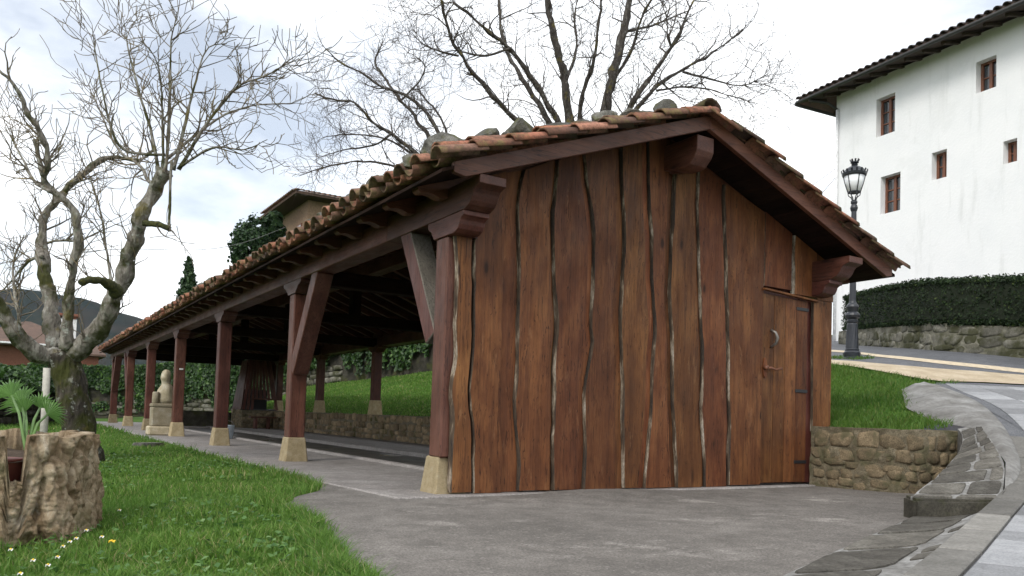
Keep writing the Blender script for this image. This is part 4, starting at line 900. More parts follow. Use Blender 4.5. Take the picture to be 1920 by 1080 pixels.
pb = Vector((SX+.12, SY+.0, SZ+.48)); toC = Vector((-.45, -.85, .35))
def pp(px, py, D): return Vector(at(px, py, D))
fan(pb, pp(40, 755, 5.5), .19, (-.5, -.7, .55)); fan(pb, pp(48, 772, 5.35), .155, (-.2, -.9, .2), 2.3); fan(pb, pp(22, 742, 5.35), .18, (-.4, -.8, .5), 2.4); fan(pb, pp(75, 765, 5.6), .16, (.1, -.8, .5)); fan(pb, pp(88, 778, 5.5), .155, (.35, -.85, .25))
# pale stake behind
pt = at(88, 690, 9.0); s_ = thing('wooden_stake', 'pale round wooden stake standing between stump and walnut trunk', 'stake', (pt[0], pt[1], -.1)); tube('shaft', [(pt[0], pt[1], -.15), (pt[0]+.005, pt[1], .5), (pt[0], pt[1], pt[2])], [.042, .04, .038], 'stake', s_, 10)

# ================================================================== BARE TREES
def grow(V, Fc, p, d, Ln, r, lev, mx, up=.10, gn=.28, kids=(2, 4)):
    n = 5 if lev < mx else 4; pts = [Vector(p)]; d = Vector(d).normalized(); rad = [r]; q = Vector(p)
    for i in range(n):
        d = (d + Vector((random.gauss(0, gn), random.gauss(0, gn), random.gauss(0, gn*.8)+up))).normalized(); q = q + d*(Ln/n); pts.append(q.copy()); rad.append(max(.0042, r*(1-.75*(i+1)/n)))
    tube_into(V, Fc, pts, rad, 5 if r > .02 else 3, False)
    if lev < mx:
        for _ in range(random.randint(*kids)):
            k_ = random.randint(1, n); dd = (pts[k_]-pts[k_-1]).normalized(); ax = Vector((random.gauss(0, 1), random.gauss(0, 1), random.gauss(0, 1))).cross(dd).normalized(); a = random.uniform(.5, 1.15)
            grow(V, Fc, pts[k_], dd*math.cos(a)+ax*math.sin(a), Ln*random.uniform(.45, .75), max(.003, rad[k_]*.75), lev+1, mx, up, gn, kids)
def limb_pts(px, D0, D1, n=None):
    m = len(px); raw = [at(x, y, D0+(D1-D0)*i/(m-1)) for i, (x, y) in enumerate(px)]; return [Vector(p) for p in smooth_poly(raw, n or m*3, 2)]
def bare_tree(name, label, trunk, limbs, shoots, bark, twig, trunk_mat, density=1.0, tw_len=.8, r_tw=.012, mx=2, crown_up=.08, base_z=None, lsc=1.0, gn=.28, kids=(2, 4)):
    """trunk: (pixels, D0, D1, r0, r1); limbs: [(pixels, D0, D1, r0, r1, n twigs)]"""
    P = limb_pts(trunk[0], trunk[1], trunk[2], 24)
    if base_z is not None: P[0].z = base_z
    t = thing(name, label, 'tree', tuple(P[0])); V, Fc = [], []; rr = []
    n = len(P)
    for i in range(n): u = i/(n-1); rr.append((trunk[3]*(1-u)+trunk[4]*u)*(1+.25*max(0, 1-u*6)))
    tube_into(V, Fc, P, rr, 20); V = [v + Vector((mnoise.noise(v*6), mnoise.noise(v*6+Vector((9, 0, 0))), 0))*trunk[3]*.16 + Vector((mnoise.noise(v*17), mnoise.noise(v*17+Vector((9, 0, 0))), 0))*trunk[3]*.07 for v in V]
    mk('trunk', V, Fc, trunk_mat, t, True); TV, TF = [], []
    for lb in limbs:
        px, D0, D1, r0, r1, nt = lb[:6]; P = limb_pts(px, D0, D1, len(px)*5); n = len(P); V, Fc = [], []; P = [p + Vector((mnoise.noise(p*3), mnoise.noise(p*3+Vector((5, 0, 0))), mnoise.noise(p*3+Vector((0, 5, 0)))))*min(.05, r0*.5)*(1 if 1 < q else 0) for q, p in enumerate(P)]
        rad = [(r0*(1-i/(n-1))+r1*i/(n-1))*lsc*(1+.22*mnoise.noise(P[i]*4)+.3*max(0, mnoise.noise(P[i]*11))) for i in range(n)]
        tube_into(V, Fc, P, rad, 12 if r0 > .05 else 7); V = [v + Vector((mnoise.noise(v*8), mnoise.noise(v*8+Vector((9, 0, 0))), mnoise.noise(v*8+Vector((0, 9, 0)))))*min(.04, r0*.22) + Vector((mnoise.noise(v*23), mnoise.noise(v*23+Vector((9, 0, 0))), mnoise.noise(v*23+Vector((0, 9, 0)))))*min(.014, r0*.15) for v in V]
        o = mk('limb', V, Fc, lb[6] if len(lb) > 6 else bark, t, True)
        for _ in range(int(nt*density)):
            i = min(n-1, int(n*(random.random()**.75*.92+.08))); d = (P[min(i+1, n-1)]-P[max(i-1, 0)]).normalized(); ax = Vector((random.gauss(0, 1), random.gauss(0, 1), random.gauss(0, 1))).cross(d).normalized(); a = random.uniform(.45, 1.2)
            grow(TV, TF, P[i], d*math.cos(a)+ax*math.sin(a), tw_len*random.uniform(.5, 1.2), min(r_tw*random.uniform(.6, 1.3), rad[i]*.8), 1, mx, crown_up, gn, kids)
    o = mk('twigs', TV, TF, twig, t); tag(o, kind='stuff'); return t
D = 9.5
Ltree = [([(112, 668), (75, 668), (48, 648), (20, 610), (-10, 560), (-45, 500), (-60, 430)], D, D-.8, .14, .07, 8),
 ([(105, 655), (98, 600), (90, 537), (80, 480), (75, 440), (85, 400), (107, 370), (125, 350), (160, 320), (190, 300), (220, 295), (262, 302), (290, 285)], D, D+.9, .125, .022, 26),
 ([(122, 655), (130, 590), (128, 540), (142, 480), (147, 450), (142, 410), (127, 380), (95, 355), (80, 335), (90, 315), (92, 290), (82, 260), (70, 235), (50, 205), (32, 170), (15, 150), (-10, 130)], D-.1, D-1.0, .085, .02, 30),
 ([(120, 672), (165, 645), (195, 612), (212, 570), (228, 520), (240, 480), (255, 430), (275, 385), (295, 345), (312, 322)], D, D-.5, .15, .09, 8),
 ([(308, 335), (317, 250), (320, 150), (318, 75), (332, 22)], D-.5, D-.7, .032, .006, 16), ([(300, 330), (280, 235), (260, 170), (245, 110), (232, 40)], D-.5, D-.2, .03, .006, 16),
 ([(305, 320), (305, 210), (300, 125), (280, 90)], D-.5, D-1.0, .026, .006, 12), ([(325, 318), (350, 225), (370, 140), (385, 85), (425, 82)], D-.5, D-.3, .03, .006, 16),
 ([(335, 318), (380, 240), (415, 195), (450, 155), (500, 145), (555, 105)], D-.5, D-.9, .032, .006, 22), ([(310, 300), (360, 260), (415, 215), (475, 195), (545, 195)], D-.45, D+.4, .026, .005, 18),
 ([(335, 315), (400, 270), (455, 285), (500, 262)], D-.5, D-1.2, .022, .005, 14), ([(295, 345), (275, 340), (270, 318), (250, 300), (225, 290), (190, 215), (170, 170)], D-.5, D+.3, .03, .006, 18),
 ([(310, 290), (280, 290), (225, 285), (205, 235), (180, 110), (172, 45)], D-.5, D-.9, .024, .005, 14), ([(270, 418), (298, 420), (320, 430)], D-.55, D-.6, .05, .045, 2, 'moss'),
 ([(318, 434), (318, 390), (321, 325), (322, 300)], D-.6, D-.6, .022, .018, 0), ([(218, 548), (205, 530), (180, 525), (155, 533)], D-.4, D-.9, .085, .045, 2, 'moss'),
 ([(212, 560), (200, 470), (190, 400), (165, 320)], D-.4, D+.5, .025, .008, 12), ([(40, 640), (30, 560), (20, 500), (45, 440)], D-.3, D+.5, .03, .008, 14), ([(80, 330), (72, 290), (66, 262)], D-.6, D-.5, .04, .025, 4), ([(90, 455), (115, 450), (140, 452)], D+.2, D-.2, .02, .018, 3), ([(80, 480), (50, 490), (20, 530), (-15, 560)], D+.1, D+1., .028, .008, 12), ([(95, 360), (60, 340), (40, 290), (10, 240)], D-.6, D+.2, .03, .007, 14)]
bare_tree('walnut_tree', 'bare pollarded tree with lichened trunk behind the stump', ([(158, 868), (150, 820), (140, 760), (130, 710), (116, 664)], D, D, .185, .175), Ltree, None, 'bark', 'twig', 'bark_trunk', 1.15, .52, .0125, 2, crown_up=.10, base_z=-.15, lsc=.76, gn=.23, kids=(2, 5))
D = 18.0
Ct = [([(1095, 330), (1075, 260), (1060, 190), (1062, 150), (1045, 95), (1025, 0), (1015, -60)], D, D-.5, .17, .06, 22), ([(1100, 330), (1130, 220), (1150, 140), (1168, 60), (1190, -30)], D, D+.6, .20, .09, 24),
 ([(1090, 320), (1040, 215), (1000, 150), (960, 90), (905, 50), (850, 5)], D, D-1., .12, .03, 26), ([(1085, 320), (1020, 210), (975, 140), (945, 90), (935, 20), (940, -40)], D, D+1., .11, .03, 22),
 ([(1080, 325), (950, 210), (900, 150), (860, 105), (840, 55), (822, -10)], D, D-1.5, .11, .03, 26), ([(1095, 320), (1085, 200), (1105, 140), (1120, 85), (1128, -10)], D, D-1.4, .09, .03, 20),
 ([(1110, 320), (1190, 185), (1230, 130), (1268, 80), (1300, 0)], D, D-.8, .11, .03, 24), ([(1115, 320), (1215, 170), (1280, 130), (1340, 100), (1395, 55)], D, D+1.2, .09, .02, 26),
 ([(1150, 150), (1190, 90), (1200, 30), (1240, -30)], D+.5, D-.6, .06, .02, 18), ([(1062, 150), (1085, 90), (1075, 30), (1090, -30)], D-.3, D+.8, .05, .02, 16), ([(1280, 135), (1340, 150), (1390, 165), (1440, 140)], D+1, D+.2, .04, .01, 20), ([(1230, 170), (1300, 160), (1370, 180), (1420, 195)], D+.4, D-.8, .035, .01, 20),
 ([(860, 105), (800, 90), (770, 60)], D-1.3, D-1.6, .035, .01, 12), ([(960, 90), (900, 110), (850, 90), (810, 110)], D-1, D-.4, .04, .01, 16), ([(1168, 60), (1220, 50), (1290, 20)], D+.6, D+1.2, .05, .015, 16)]
bare_tree('oak_tree', 'large bare dark tree fanning out behind the middle of the roof ridge', ([(1105, 700), (1100, 560), (1098, 430), (1095, 320)], D, D, .34, .26), Ct, None, 'bark_dark', 'twig_dark', 'bark_dark', 0.95, 1.15, .017, 3, base_z=1.2, lsc=.72, gn=.34, kids=(1, 4))
D = 22.0
Bt = [([(860, 335), (800, 200), (750, 175), (710, 160), (685, 140), (645, 120), (610, 95)], D, D-.5, .09, .02, 24), ([(860, 335), (795, 245), (775, 215), (750, 190), (725, 150), (700, 120), (715, 85)], D, D+1., .10, .02, 26), ([(855, 340), (760, 275), (735, 250), (695, 230), (670, 190), (630, 190), (590, 175)], D, D-1., .09, .02, 26),
 ([(850, 345), (750, 270), (705, 255), (650, 250), (605, 258)], D, D+.7, .06, .012, 24), ([(850, 350), (740, 310), (680, 300), (620, 310), (560, 330)], D, D-1.3, .06, .012, 26), ([(750, 190), (790, 150), (800, 120), (770, 100)], D+.5, D, .04, .012, 14), ([(735, 250), (700, 275), (640, 280), (590, 300)], D-.5, D+.4, .04, .01, 20), ([(860, 330), (830, 220), (800, 190), (780, 160)], D, D+1.4, .06, .015, 16)]
bare_tree('maple_tree', 'smaller bare tree leaning left behind the long tiled eave', ([(880, 690), (875, 560), (870, 440), (860, 330)], D, D, .24, .15), Bt, None, 'bark_dark', 'twig_dark', 'bark_dark', 1.05, 1.1, .016, 3, base_z=1.2, lsc=.8, gn=.34, kids=(1, 4))

# ================================================================== EVERGREENS
def leafy(name, label, c, rad, n, size, mat, trunk_h, cat='tree', cone=False):
    t = thing(name, label, cat, (c[0], c[1], c[2]-rad[2]-trunk_h)); V, Fc = [], []
    tube_into(V, Fc, [(c[0], c[1], c[2]-rad[2]-trunk_h), (c[0]+.1, c[1], c[2]-rad[2]*.3), (c[0], c[1], c[2]+rad[2]*.8)], [rad[0]*.10, rad[0]*.06, rad[0]*.015], 8); mk('trunk', V, Fc, 'bark_dark', t, True)
    m = n//30; d = rng.normal(0, 1, (m, 3)); d /= np.linalg.norm(d, axis=1)[:, None]; r = (.35+.65*rng.random(m)**.5)*(.72+.5*vnoise(d[:, 0]*3+9, d[:, 2]*3+d[:, 1]*2+9, 1., 77)); cc = d*r[:, None]
    if cone: z = rng.random(m)*2-1; w = (1-z)*.5*(.55+.45*(np.sin(z*19)*.5+.5)); a = rng.random(m)*6.283; cc = np.stack([np.cos(a)*w, np.sin(a)*w, z - w*.18], 1); d = np.stack([np.cos(a), np.sin(a), .3+0*a], 1)
    P = (cc[:, None, :] + rng.normal(0, .10 if not cone else .06, (m, 30, 3))).reshape(-1, 3); Nn = np.repeat(d, 30, axis=0)
    o = obj('crown', leaves_me('crown', P*np.array(rad)+np.array(c), Nn, size*(.6+.8*rng.random(len(P))), mat), t); tag(o, kind='stuff'); return t
c = at(470, 462, 40); leafy('evergreen_tree', 'dense dark green laurel tree rising behind the long eave', c, (.98, 1.0, 1.5), 5500, .095, 'evergreen', 7)
c = at(512, 430, 41); leafy('evergreen_tree', 'narrow dark green shrub against the tan house behind the roof', c, (.55, .6, 1.1), 2500, .11, 'evergreen', 7)
c = at(352, 548, 45); leafy('conifer_tree', 'small dark conifer tip poking above the far eave', c, (1.1, 1.1, 1.9), 4000, .10, 'evergreen', 5, cone=True)

# ================================================================== IVY WALL
IW = smooth_poly([tuple(at(-60, 780, 44)[:2]), tuple(at(165, 780, 43)[:2]), tuple(at(330, 775, 42)[:2]), tuple(at(430, 770, 41)[:2]), tuple(at(545, 735, 37)[:2]), tuple(at(690, 715, 33)[:2]), tuple(at(820, 697, 30)[:2]), tuple(at(1000, 690, 26)[:2]), tuple(at(1200, 690, 23)[:2])], 60, 2)
iw = thing('ivy_wall', 'tall ivy-covered stone wall closing the lawn behind the wash house', 'wall', (8.5, 38, 0))
fI, LI = path_fn(IW)
def izb(s): p, _ = fI(s); return float(np.clip(T(np.array([p[0]]), np.array([p[1]]))[0], -.05, 4)) if p[0] > 8.5 else float(np.interp(p[0], [4, 8.5], [0, .45]))
izs = np.linspace(0, LI, 80); izv = np.array([izb(s) for s in izs]); zbI = lambda s: float(np.interp(s, izs, izv)) - .15; ztI = lambda s: float(np.interp(s, izs, izv)) + 2.4
wall_body('wall', IW, zbI, ztI, .6, 'dark_rubble', iw, 1, 90, 10, .06)
stone_face(iw, IW, lambda s: zbI(s)+.15, lambda s: zbI(s)+1.1, 'grey_wall_stone', (.4, .9), (.2, .36), .10, 1, 130, s1=LI*.62)
n = 36000; s = rng.random(n)*LI; hgt = 2.55*rng.random(n)**.62
keep = vnoise(s, hgt, .9, 41) + .5*vnoise(s, hgt, 2.5, 42) + hgt*.30 > .78; s = s[keep]; hgt = hgt[keep]
P = np.zeros((len(s), 3)); Nn = np.zeros((len(s), 3))
ss = np.linspace(0, LI, 400); pp_ = np.array([np.concatenate(fI(v)) for v in ss])
for k_ in range(2): P[:, k_] = np.interp(s, ss, pp_[:, k_]); Nn[:, k_] = np.interp(s, ss, pp_[:, 2+k_])
bul = .06 + .35*vnoise(s, hgt, .8, 43)*np.clip(hgt/2, .2, 1) + .12*rng.random(len(s)); P[:, :2] += Nn[:, :2]*bul[:, None]; P[:, 2] = np.interp(s, izs, izv) + hgt + .25*vnoise(s, s*0, .7, 44); Nn[:, 2] = .35
o = obj('ivy', leaves_me('ivy', P, Nn, .055+.06*rng.random(len(s)), 'ivy', .5, .8), iw); tag(o, kind='stuff')
# dark wall and brambles at far left
DW = smooth_poly([tuple(at(-90, 790, 20)[:2]), tuple(at(0, 790, 22)[:2]), tuple(at(60, 790, 25)[:2]), tuple(at(108, 790, 29)[:2])], 30, 1)
dwt = thing('rubble_wall', 'dark overgrown rubble wall at the far left behind the palm', 'stone wall', (0, 26, 0)); wall_body('mortar', DW, lambda s: -.2, lambda s: 1.05+.1*math.sin(s*2), .5, 'dark_rubble', dwt, 1, 50, 8, .08)
stone_face(dwt, DW, lambda s: -.05, lambda s: 1.0, 'dark_rubble', (.25, .6), (.14, .28), .09, 1, 120)
fD, LD = path_fn(DW); n = 5000; s = rng.random(n)*LD; ss = np.linspace(0, LD, 200); q_ = np.array([np.concatenate(fD(v)) for v in ss]); P = np.stack([np.interp(s, ss, q_[:, 0]), np.interp(s, ss, q_[:, 1]), 0*s], 1); P[:, :2] += rng.normal(0, .22, (n, 2)); hh = vnoise(s, s*0, 1.1, 51); P[:, 2] = 1.0 + (hh*.9)*rng.random(n)
br = thing('bramble_bush', 'dark bramble growing over the left rubble wall', 'bush', tuple(P[0])); tag(obj('foliage', leaves_me('foliage', P, np.tile([0, -.3, .8], (n, 1)), .05+.05*rng.random(n), 'ivy', .8), br), kind='stuff')

# ================================================================== WHITE HOUSE ON THE RIGHT
HA = at(1562, 640, 27); hd_ = ray(231, 758); hd_[2] = 0; hd_ /= np.linalg.norm(hd_); hs = -hd_; hn = np.array([hs[1], -hs[0], 0.]); hn = hn if hn[0] < 0 else -hn
def hpl(px, py): d = ray(px, py); t = ((HA-C0) @ hn)/(d @ hn); p = C0 + d*t; return float((p-HA) @ hs), float(p[2])
def H3(s, z, o=0.): p = HA + hs*s + hn*o; return (p[0], p[1], z)
ZE = hpl(1560, 183)[1]; ZB = 2.2; HL = 17.0
ho = thing('white_house', 'large white rendered house with small brown windows on the right', 'house', (HA[0], HA[1], ZB))
rects = [(1643, 1678, 180, 252), (1651, 1688, 327, 398), (1747, 1775, 283, 335), (1830, 1868, 110, 169), (1881, 1907, 262, 305)]
ops = []
for a, b, c_, d_ in rects:
    (s0, z1), (s1, z0) = hpl(a, (c_+d_)/2), hpl(b, (c_+d_)/2); zt_ = hpl((a+b)/2, c_)[1]; zb_ = hpl((a+b)/2, d_)[1]; ops.append((s0, s1, zb_, zt_))
S_ = sorted({0., HL, *[o[0] for o in ops], *[o[1] for o in ops]}); Z_ = sorted({ZB, ZE, *[o[2] for o in ops], *[o[3] for o in ops]})
V, Fc = [], []
def addq(*p): b = len(V); V.extend(p); Fc.append((b, b+1, b+2, b+3))
for a, b in zip(S_[:-1], S_[1:]):
    for c_, d_ in zip(Z_[:-1], Z_[1:]):
        if not any(o[0] <= a and b <= o[1] and o[2] <= c_ and d_ <= o[3] for o in ops): addq(H3(a, c_), H3(b, c_), H3(b, d_), H3(a, d_))
RV = .30
for (s0, s1, z0, z1) in ops:
    addq(H3(s0, z0), H3(s0, z1), H3(s0, z1, -RV), H3(s0, z0, -RV)); addq(H3(s1, z0), H3(s1, z1), H3(s1, z1, -RV), H3(s1, z0, -RV)); addq(H3(s0, z0), H3(s1, z0), H3(s1, z0, -RV), H3(s0, z0, -RV)); addq(H3(s0, z1), H3(s1, z1), H3(s1, z1, -RV), H3(s0, z1, -RV))
HD = 11.0
addq(H3(0, ZB), H3(0, ZE), H3(0, ZE, -HD), H3(0, ZB, -HD)); addq(H3(HL, ZB), H3(HL, ZE), H3(HL, ZE, -HD), H3(HL, ZB, -HD)); addq(H3(0, ZB, -HD), H3(HL, ZB, -HD), H3(HL, ZE, -HD), H3(0, ZE, -HD))
mk('wall', V, Fc, 'render_white', ho)
def hbox(name, s0, s1, z0, z1, o0, o1, mat, parent, bev=.004):
    v = [H3(s, z, o) for s, z, o in ((s0, z0, o0), (s1, z0, o0), (s1, z0, o1), (s0, z0, o1), (s0, z1, o0), (s1, z1, o0), (s1, z1, o1), (s0, z1, o1))]; me = fix(mesh_data(name, v, BOXF, mat))
    if bev: bevel_me(me, bev)
    return obj(name, me, parent)
for (s0, s1, z0, z1) in ops:
    w = hbox('window', s0, s1, z0, z0+.07, -RV+.01, -RV+.08, 'window_wood', ho); hbox('frame', s0, s1, z1-.07, z1, -RV+.01, -RV+.08, 'window_wood', w)
    for a in (s0, s1-.075): hbox('frame', a, a+.075, z0+.071, z1-.071, -RV+.01, -RV+.08, 'window_wood', w)
    sm = (s0+s1)/2; hbox('frame', sm-.045, sm+.045, z0+.071, z1-.071, -RV+.012, -RV+.085, 'window_wood', w)
    for a, b in ((s0+.076, sm-.046), (sm+.046, s1-.076)):
        nb = 3 if z1-z0 > 1.0 else 2
        for i in range(nb):
            za, zb_ = z0+.07+(z1-z0-.14)*i/nb, z0+.07+(z1-z0-.14)*(i+1)/nb; hbox('pane', a, b, za+.018, zb_-.018, -RV+.02, -RV+.03, 'glass', w, 0)
            if i: hbox('frame', a, b, za-.017, za+.017, -RV+.015, -RV+.06, 'window_wood', w, 0)
mc_dark = mc.copy(); mc_dark.materials[0] = M['dark_tile']
# eave: boarded soffit, rafters, gutter, tiles
OV = .85; rs = .30
def roofz(o): return ZE + .10 - rs*o
v = [H3(-.9, roofz(OV), OV), H3(HL, roofz(OV), OV), H3(HL, roofz(-HD/2), -HD/2), H3(1.5, roofz(-HD/2), -HD/2), H3(-.9, roofz(OV), -HD-OV), H3(HL, roofz(OV), -HD-OV)]
v2 = [(a, b, c_+.16) for a, b, c_ in v]; V = v+v2; Fc = [(0, 1, 2, 3), (0, 3, 4), (3, 2, 5, 4), (6, 9, 8, 7), (6, 10, 9), (9, 10, 11, 8), (0, 6, 7, 1), (0, 4, 10, 6), (4, 5, 11, 10)]
rf = mk('roof', V, Fc, 'far_tile', ho); fix(rf.data)
v = [H3(-.88, roofz(OV)-.004, OV-.02), H3(HL, roofz(OV)-.004, OV-.02), H3(HL, roofz(-.3)-.004, -.3), H3(-.3, roofz(-.3)-.004, -.3)]; mk('soffit', v, [(0, 1, 2, 3)], 'soffit_dark', rf)
s = -.5
while s < HL-.3: bar('eave_rafter', H3(s, roofz(-.05)-.10, -.05), H3(s, roofz(OV-.12)-.07, OV-.12), .10, .10, 'soffit_dark', rf, (0, 0, 1), .01); s += .62
for i in range(4): bar('eave_rafter', H3(.3, roofz(.3)-.1, -.8-i*.7), H3(-.8, roofz(OV-.12)-.09, -.8-i*.7), .12, .15, 'soffit_dark', rf, (0, 0, 1), .01)
tube('gutter', [H3(-.95, roofz(OV)+.03, OV+.06), H3(HL, roofz(OV)+.03, OV+.06)], .06, 'gutter', rf, 8); tube('gutter', [H3(-.97, roofz(OV), OV+.06), H3(-.97, roofz(OV), -HD)], .075, 'gutter', rf, 8)
s = -.85
while s < HL-.2:
    a = math.atan(rs); dx = Vector(tuple(hn*math.cos(a))) + Vector((0, 0, -math.sin(a))); dy = Vector(tuple(hs)); dz = dx.cross(dy); dz = dz if dz.z > 0 else -dz; dy = dz.cross(dx)
    o_ = obj('eave_tile', mc_dark, rf, mw=Matrix.Translation(H3(s, roofz(OV-.30)+.17, OV-.30)) @ Matrix((dx, dy, dz)).transposed().to_4x4()); s += .26
dp0 = H3(.10, 0, .07)
dpp = tube('downpipe', [H3(.10, ZB+.9, .07), H3(.10, ZE-.55, .07)], .05, 'pipe_white', ho, 10); tube('pipe_elbow', [H3(.10, ZE-.56, .07), H3(-.1, ZE-.30, .25), H3(-.45, roofz(OV)-.02, OV+.02)], .045, 'gutter', dpp, 10)
# wires
for z_, (px, py) in ((0, (1370, 356)), (1, (1470, 352))):
    a = Vector(H3(0, hpl(1563, 318 if z_ == 0 else 335)[1], .02)); b_ = Vector(at(px, py + 30, 30 + 4*z_)); pts = [a.lerp(b_, t) + Vector((0, 0, -.5*math.sin(math.pi*t))) for t in np.linspace(0, 1, 12)]
    tag(tube('overhead_wire', pts, .012, 'cable', None, 4), ['thin upper wire leaving the white house corner towards the left', 'thin lower wire leaving the white house corner towards the left'][z_], 'wire')
a, b_ = Vector(at(300, 468, 30)), Vector(at(520, 432, 38)); tag(tube('overhead_wire', [a.lerp(b_, t) + Vector((0, 0, -.35*math.sin(math.pi*t))) for t in np.linspace(-.6, 1.1, 16)], .011, 'cable', None, 4), 'thin sagging wire in the sky beside the laurel tree', 'wire')

# low wall and clipped hedge in front of the house
WF = np.array([hit(1572, 646), hit(1660, 652), hit(1750, 658.5), hit(1840, 665), hit(1920, 673)]); d = WF[-1]-WF[-2]; WF = np.vstack([WF, WF[-1]+d/np.linalg.norm(d)*6]); WF = resample(WF, 30)
fW, LW = path_fn(WF); side = 1 if (fW(1.)[1] @ np.array([-1, -.3])) > 0 else -1
wzb = lambda s: float(T(*[np.array([v]) for v in fW(s)[0]])[0]) - .1; wh = lambda s: .40 + .34*s/LW; wzt = lambda s: wzb(s) + .1 + wh(s)
lw = thing('garden_wall', 'low mossy grey stone wall under the clipped hedge', 'stone wall', (*fW(4.)[0], wzb(4.)))
wall_body('mortar', WF, wzb, wzt, .45, 'grey_mortar', lw, side, 60, 8, .035); stone_face(lw, WF, lambda s: wzb(s)+.1, wzt, 'grey_wall_stone', (.2, .6), (.12, .26), .02, side, 200)
hg = thing('clipped_hedge', 'long clipped dark green hedge on the low wall before the white house', 'hedge', (*fW(4.)[0], wzt(4.)))
V, Fc = [], []; m = 10
for i in range(40):
    s = LW*i/39; p, nn = fW(s); nn = nn*side; zb_ = wzt(s)+.03; zt_ = zb_ + .98 - .12*s/LW; e = min(1, .35+i/3)
    for j in range(m):
        a = 2*math.pi*(j+.5)/m; ca, sa = math.cos(a), math.sin(a); u = math.copysign(abs(ca)**.22, ca); w_ = math.copysign(abs(sa)**.22, sa)
        V.append((p[0]-nn[0]*(.55-u*.55*e), p[1]-nn[1]*(.55-u*.55*e), (zb_+zt_)/2 + w_*(zt_-zb_)/2*min(1, .7+.3*e)))
for i in range(39):
    for j in range(m): Fc.append((i*m+j, i*m+(j+1) % m, (i+1)*m+(j+1) % m, (i+1)*m+j))
Fc += [tuple(range(m)), tuple(39*m+j for j in range(m))]; core = mk('core', V, Fc, 'hedge_core', hg); fix(core.data)
tri = []; A3 = np.array([tuple(v) for v in V]); nl = 52000
fi = rng.integers(0, 39, nl); fj = rng.integers(0, m, nl); u = rng.random(nl)[:, None]; w_ = rng.random(nl)[:, None]
P00 = A3[fi*m+fj]; P01 = A3[fi*m+(fj+1) % m]; P10 = A3[(fi+1)*m+fj]; P11 = A3[(fi+1)*m+(fj+1) % m]; P = (P00*(1-w_)+P01*w_)*(1-u) + (P10*(1-w_)+P11*w_)*u; Nn = np.cross(P10-P00, P01-P00); Nn /= np.linalg.norm(Nn, axis=1)[:, None]+1e-9
cen = A3.reshape(40, m, 3).mean(1)[fi]; Nn *= np.sign(np.einsum('ij,ij->i', Nn, P-cen))[:, None]; P = P + Nn*(rng.random(nl)[:, None]**2*.09 + .05*vnoise(P[:, 0]*2+P[:, 1], P[:, 2]*2, 2., 91)[:, None])
tag(obj('foliage', leaves_me('foliage', P, Nn, .022+.02*rng.random(nl), 'hedge', .9, .5), hg), kind='stuff')

# ================================================================== STREET LAMP
lp = np.array([13.27, 9.06, 1.93]); lamp = thing('street_lamp', 'black cast iron street lamp with crowned lantern beside the road', 'street lamp', tuple(lp))
lathe('base', [(.17, -.05), (.17, .03), (.145, .05), (.15, .09), (.155, .13), (.12, .17), (.13, .185), (.12, .20)], 'iron_paint', lamp, lp, 24, flute=None)
lathe('shaft', [(.115, .20), (.105, .45), (.095, .66), (.085, .68), (.10, .70), (.105, .73), (.085, .76), (.12, .79), (.135, .83), (.12, .87), (.085, .90), (.10, .95), (.115, .99), (.10, 1.03), (.07, 1.06), (.06, 1.10), (.052, 2.0), (.047, 2.80), (.06, 2.83), (.07, 2.87), (.06, 2.91), (.045, 2.94), (.06, 2.97), (.06, 3.0), (.035, 3.02)], 'iron_paint', lamp, lp, 24, flute=(.2, .66))
lan = lathe('lantern', [(.10, 3.16), (.115, 3.165), (.115, 3.18), (.10, 3.185)], 'iron_paint', lamp, lp, 20)
lathe('glass', [(.105, 3.186), (.155, 3.34), (.185, 3.47)], 'lamp_glass', lan, lp, 24, True)
for i in range(6):
    a = 2*math.pi*i/6; ca, sa = math.cos(a), math.sin(a); tube('rib', [lp+np.array([.11*ca, .11*sa, 3.17]), lp+np.array([.16*ca, .16*sa, 3.34]), lp+np.array([.192*ca, .192*sa, 3.48])], .009, 'iron_paint', lan, 6)
    tube('bracket', [lp+np.array([.03*ca, .03*sa, 3.0]), lp+np.array([.05*ca, .05*sa, 3.07]), lp+np.array([.10*ca, .10*sa, 3.11]), lp+np.array([.11*ca, .11*sa, 3.165])], .009, 'iron_paint', lan, 6)
cap = lathe('cap', [(.195, 3.475), (.215, 3.49), (.225, 3.53), (.205, 3.545), (.17, 3.60), (.11, 3.65), (.07, 3.665), (.05, 3.68), (.06, 3.70), (.045, 3.72), (.075, 3.735), (.06, 3.75)], 'iron_paint', lan, lp, 24)
for i in range(16): a = 2*math.pi*i/16; ca, sa = math.cos(a), math.sin(a); bar('crest', lp+np.array([.215*ca, .215*sa, 3.53]), lp+np.array([.235*ca, .235*sa, 3.585]), .035, .012, 'iron_paint', cap, (ca, sa, 0), 0)
for i in range(8): a = 2*math.pi*i/8; ca, sa = math.cos(a), math.sin(a); bar('crown_point', lp+np.array([.06*ca, .06*sa, 3.74]), lp+np.array([.085*ca, .085*sa, 3.80]), .03, .012, 'iron_paint', cap, (ca, sa, 0), 0)

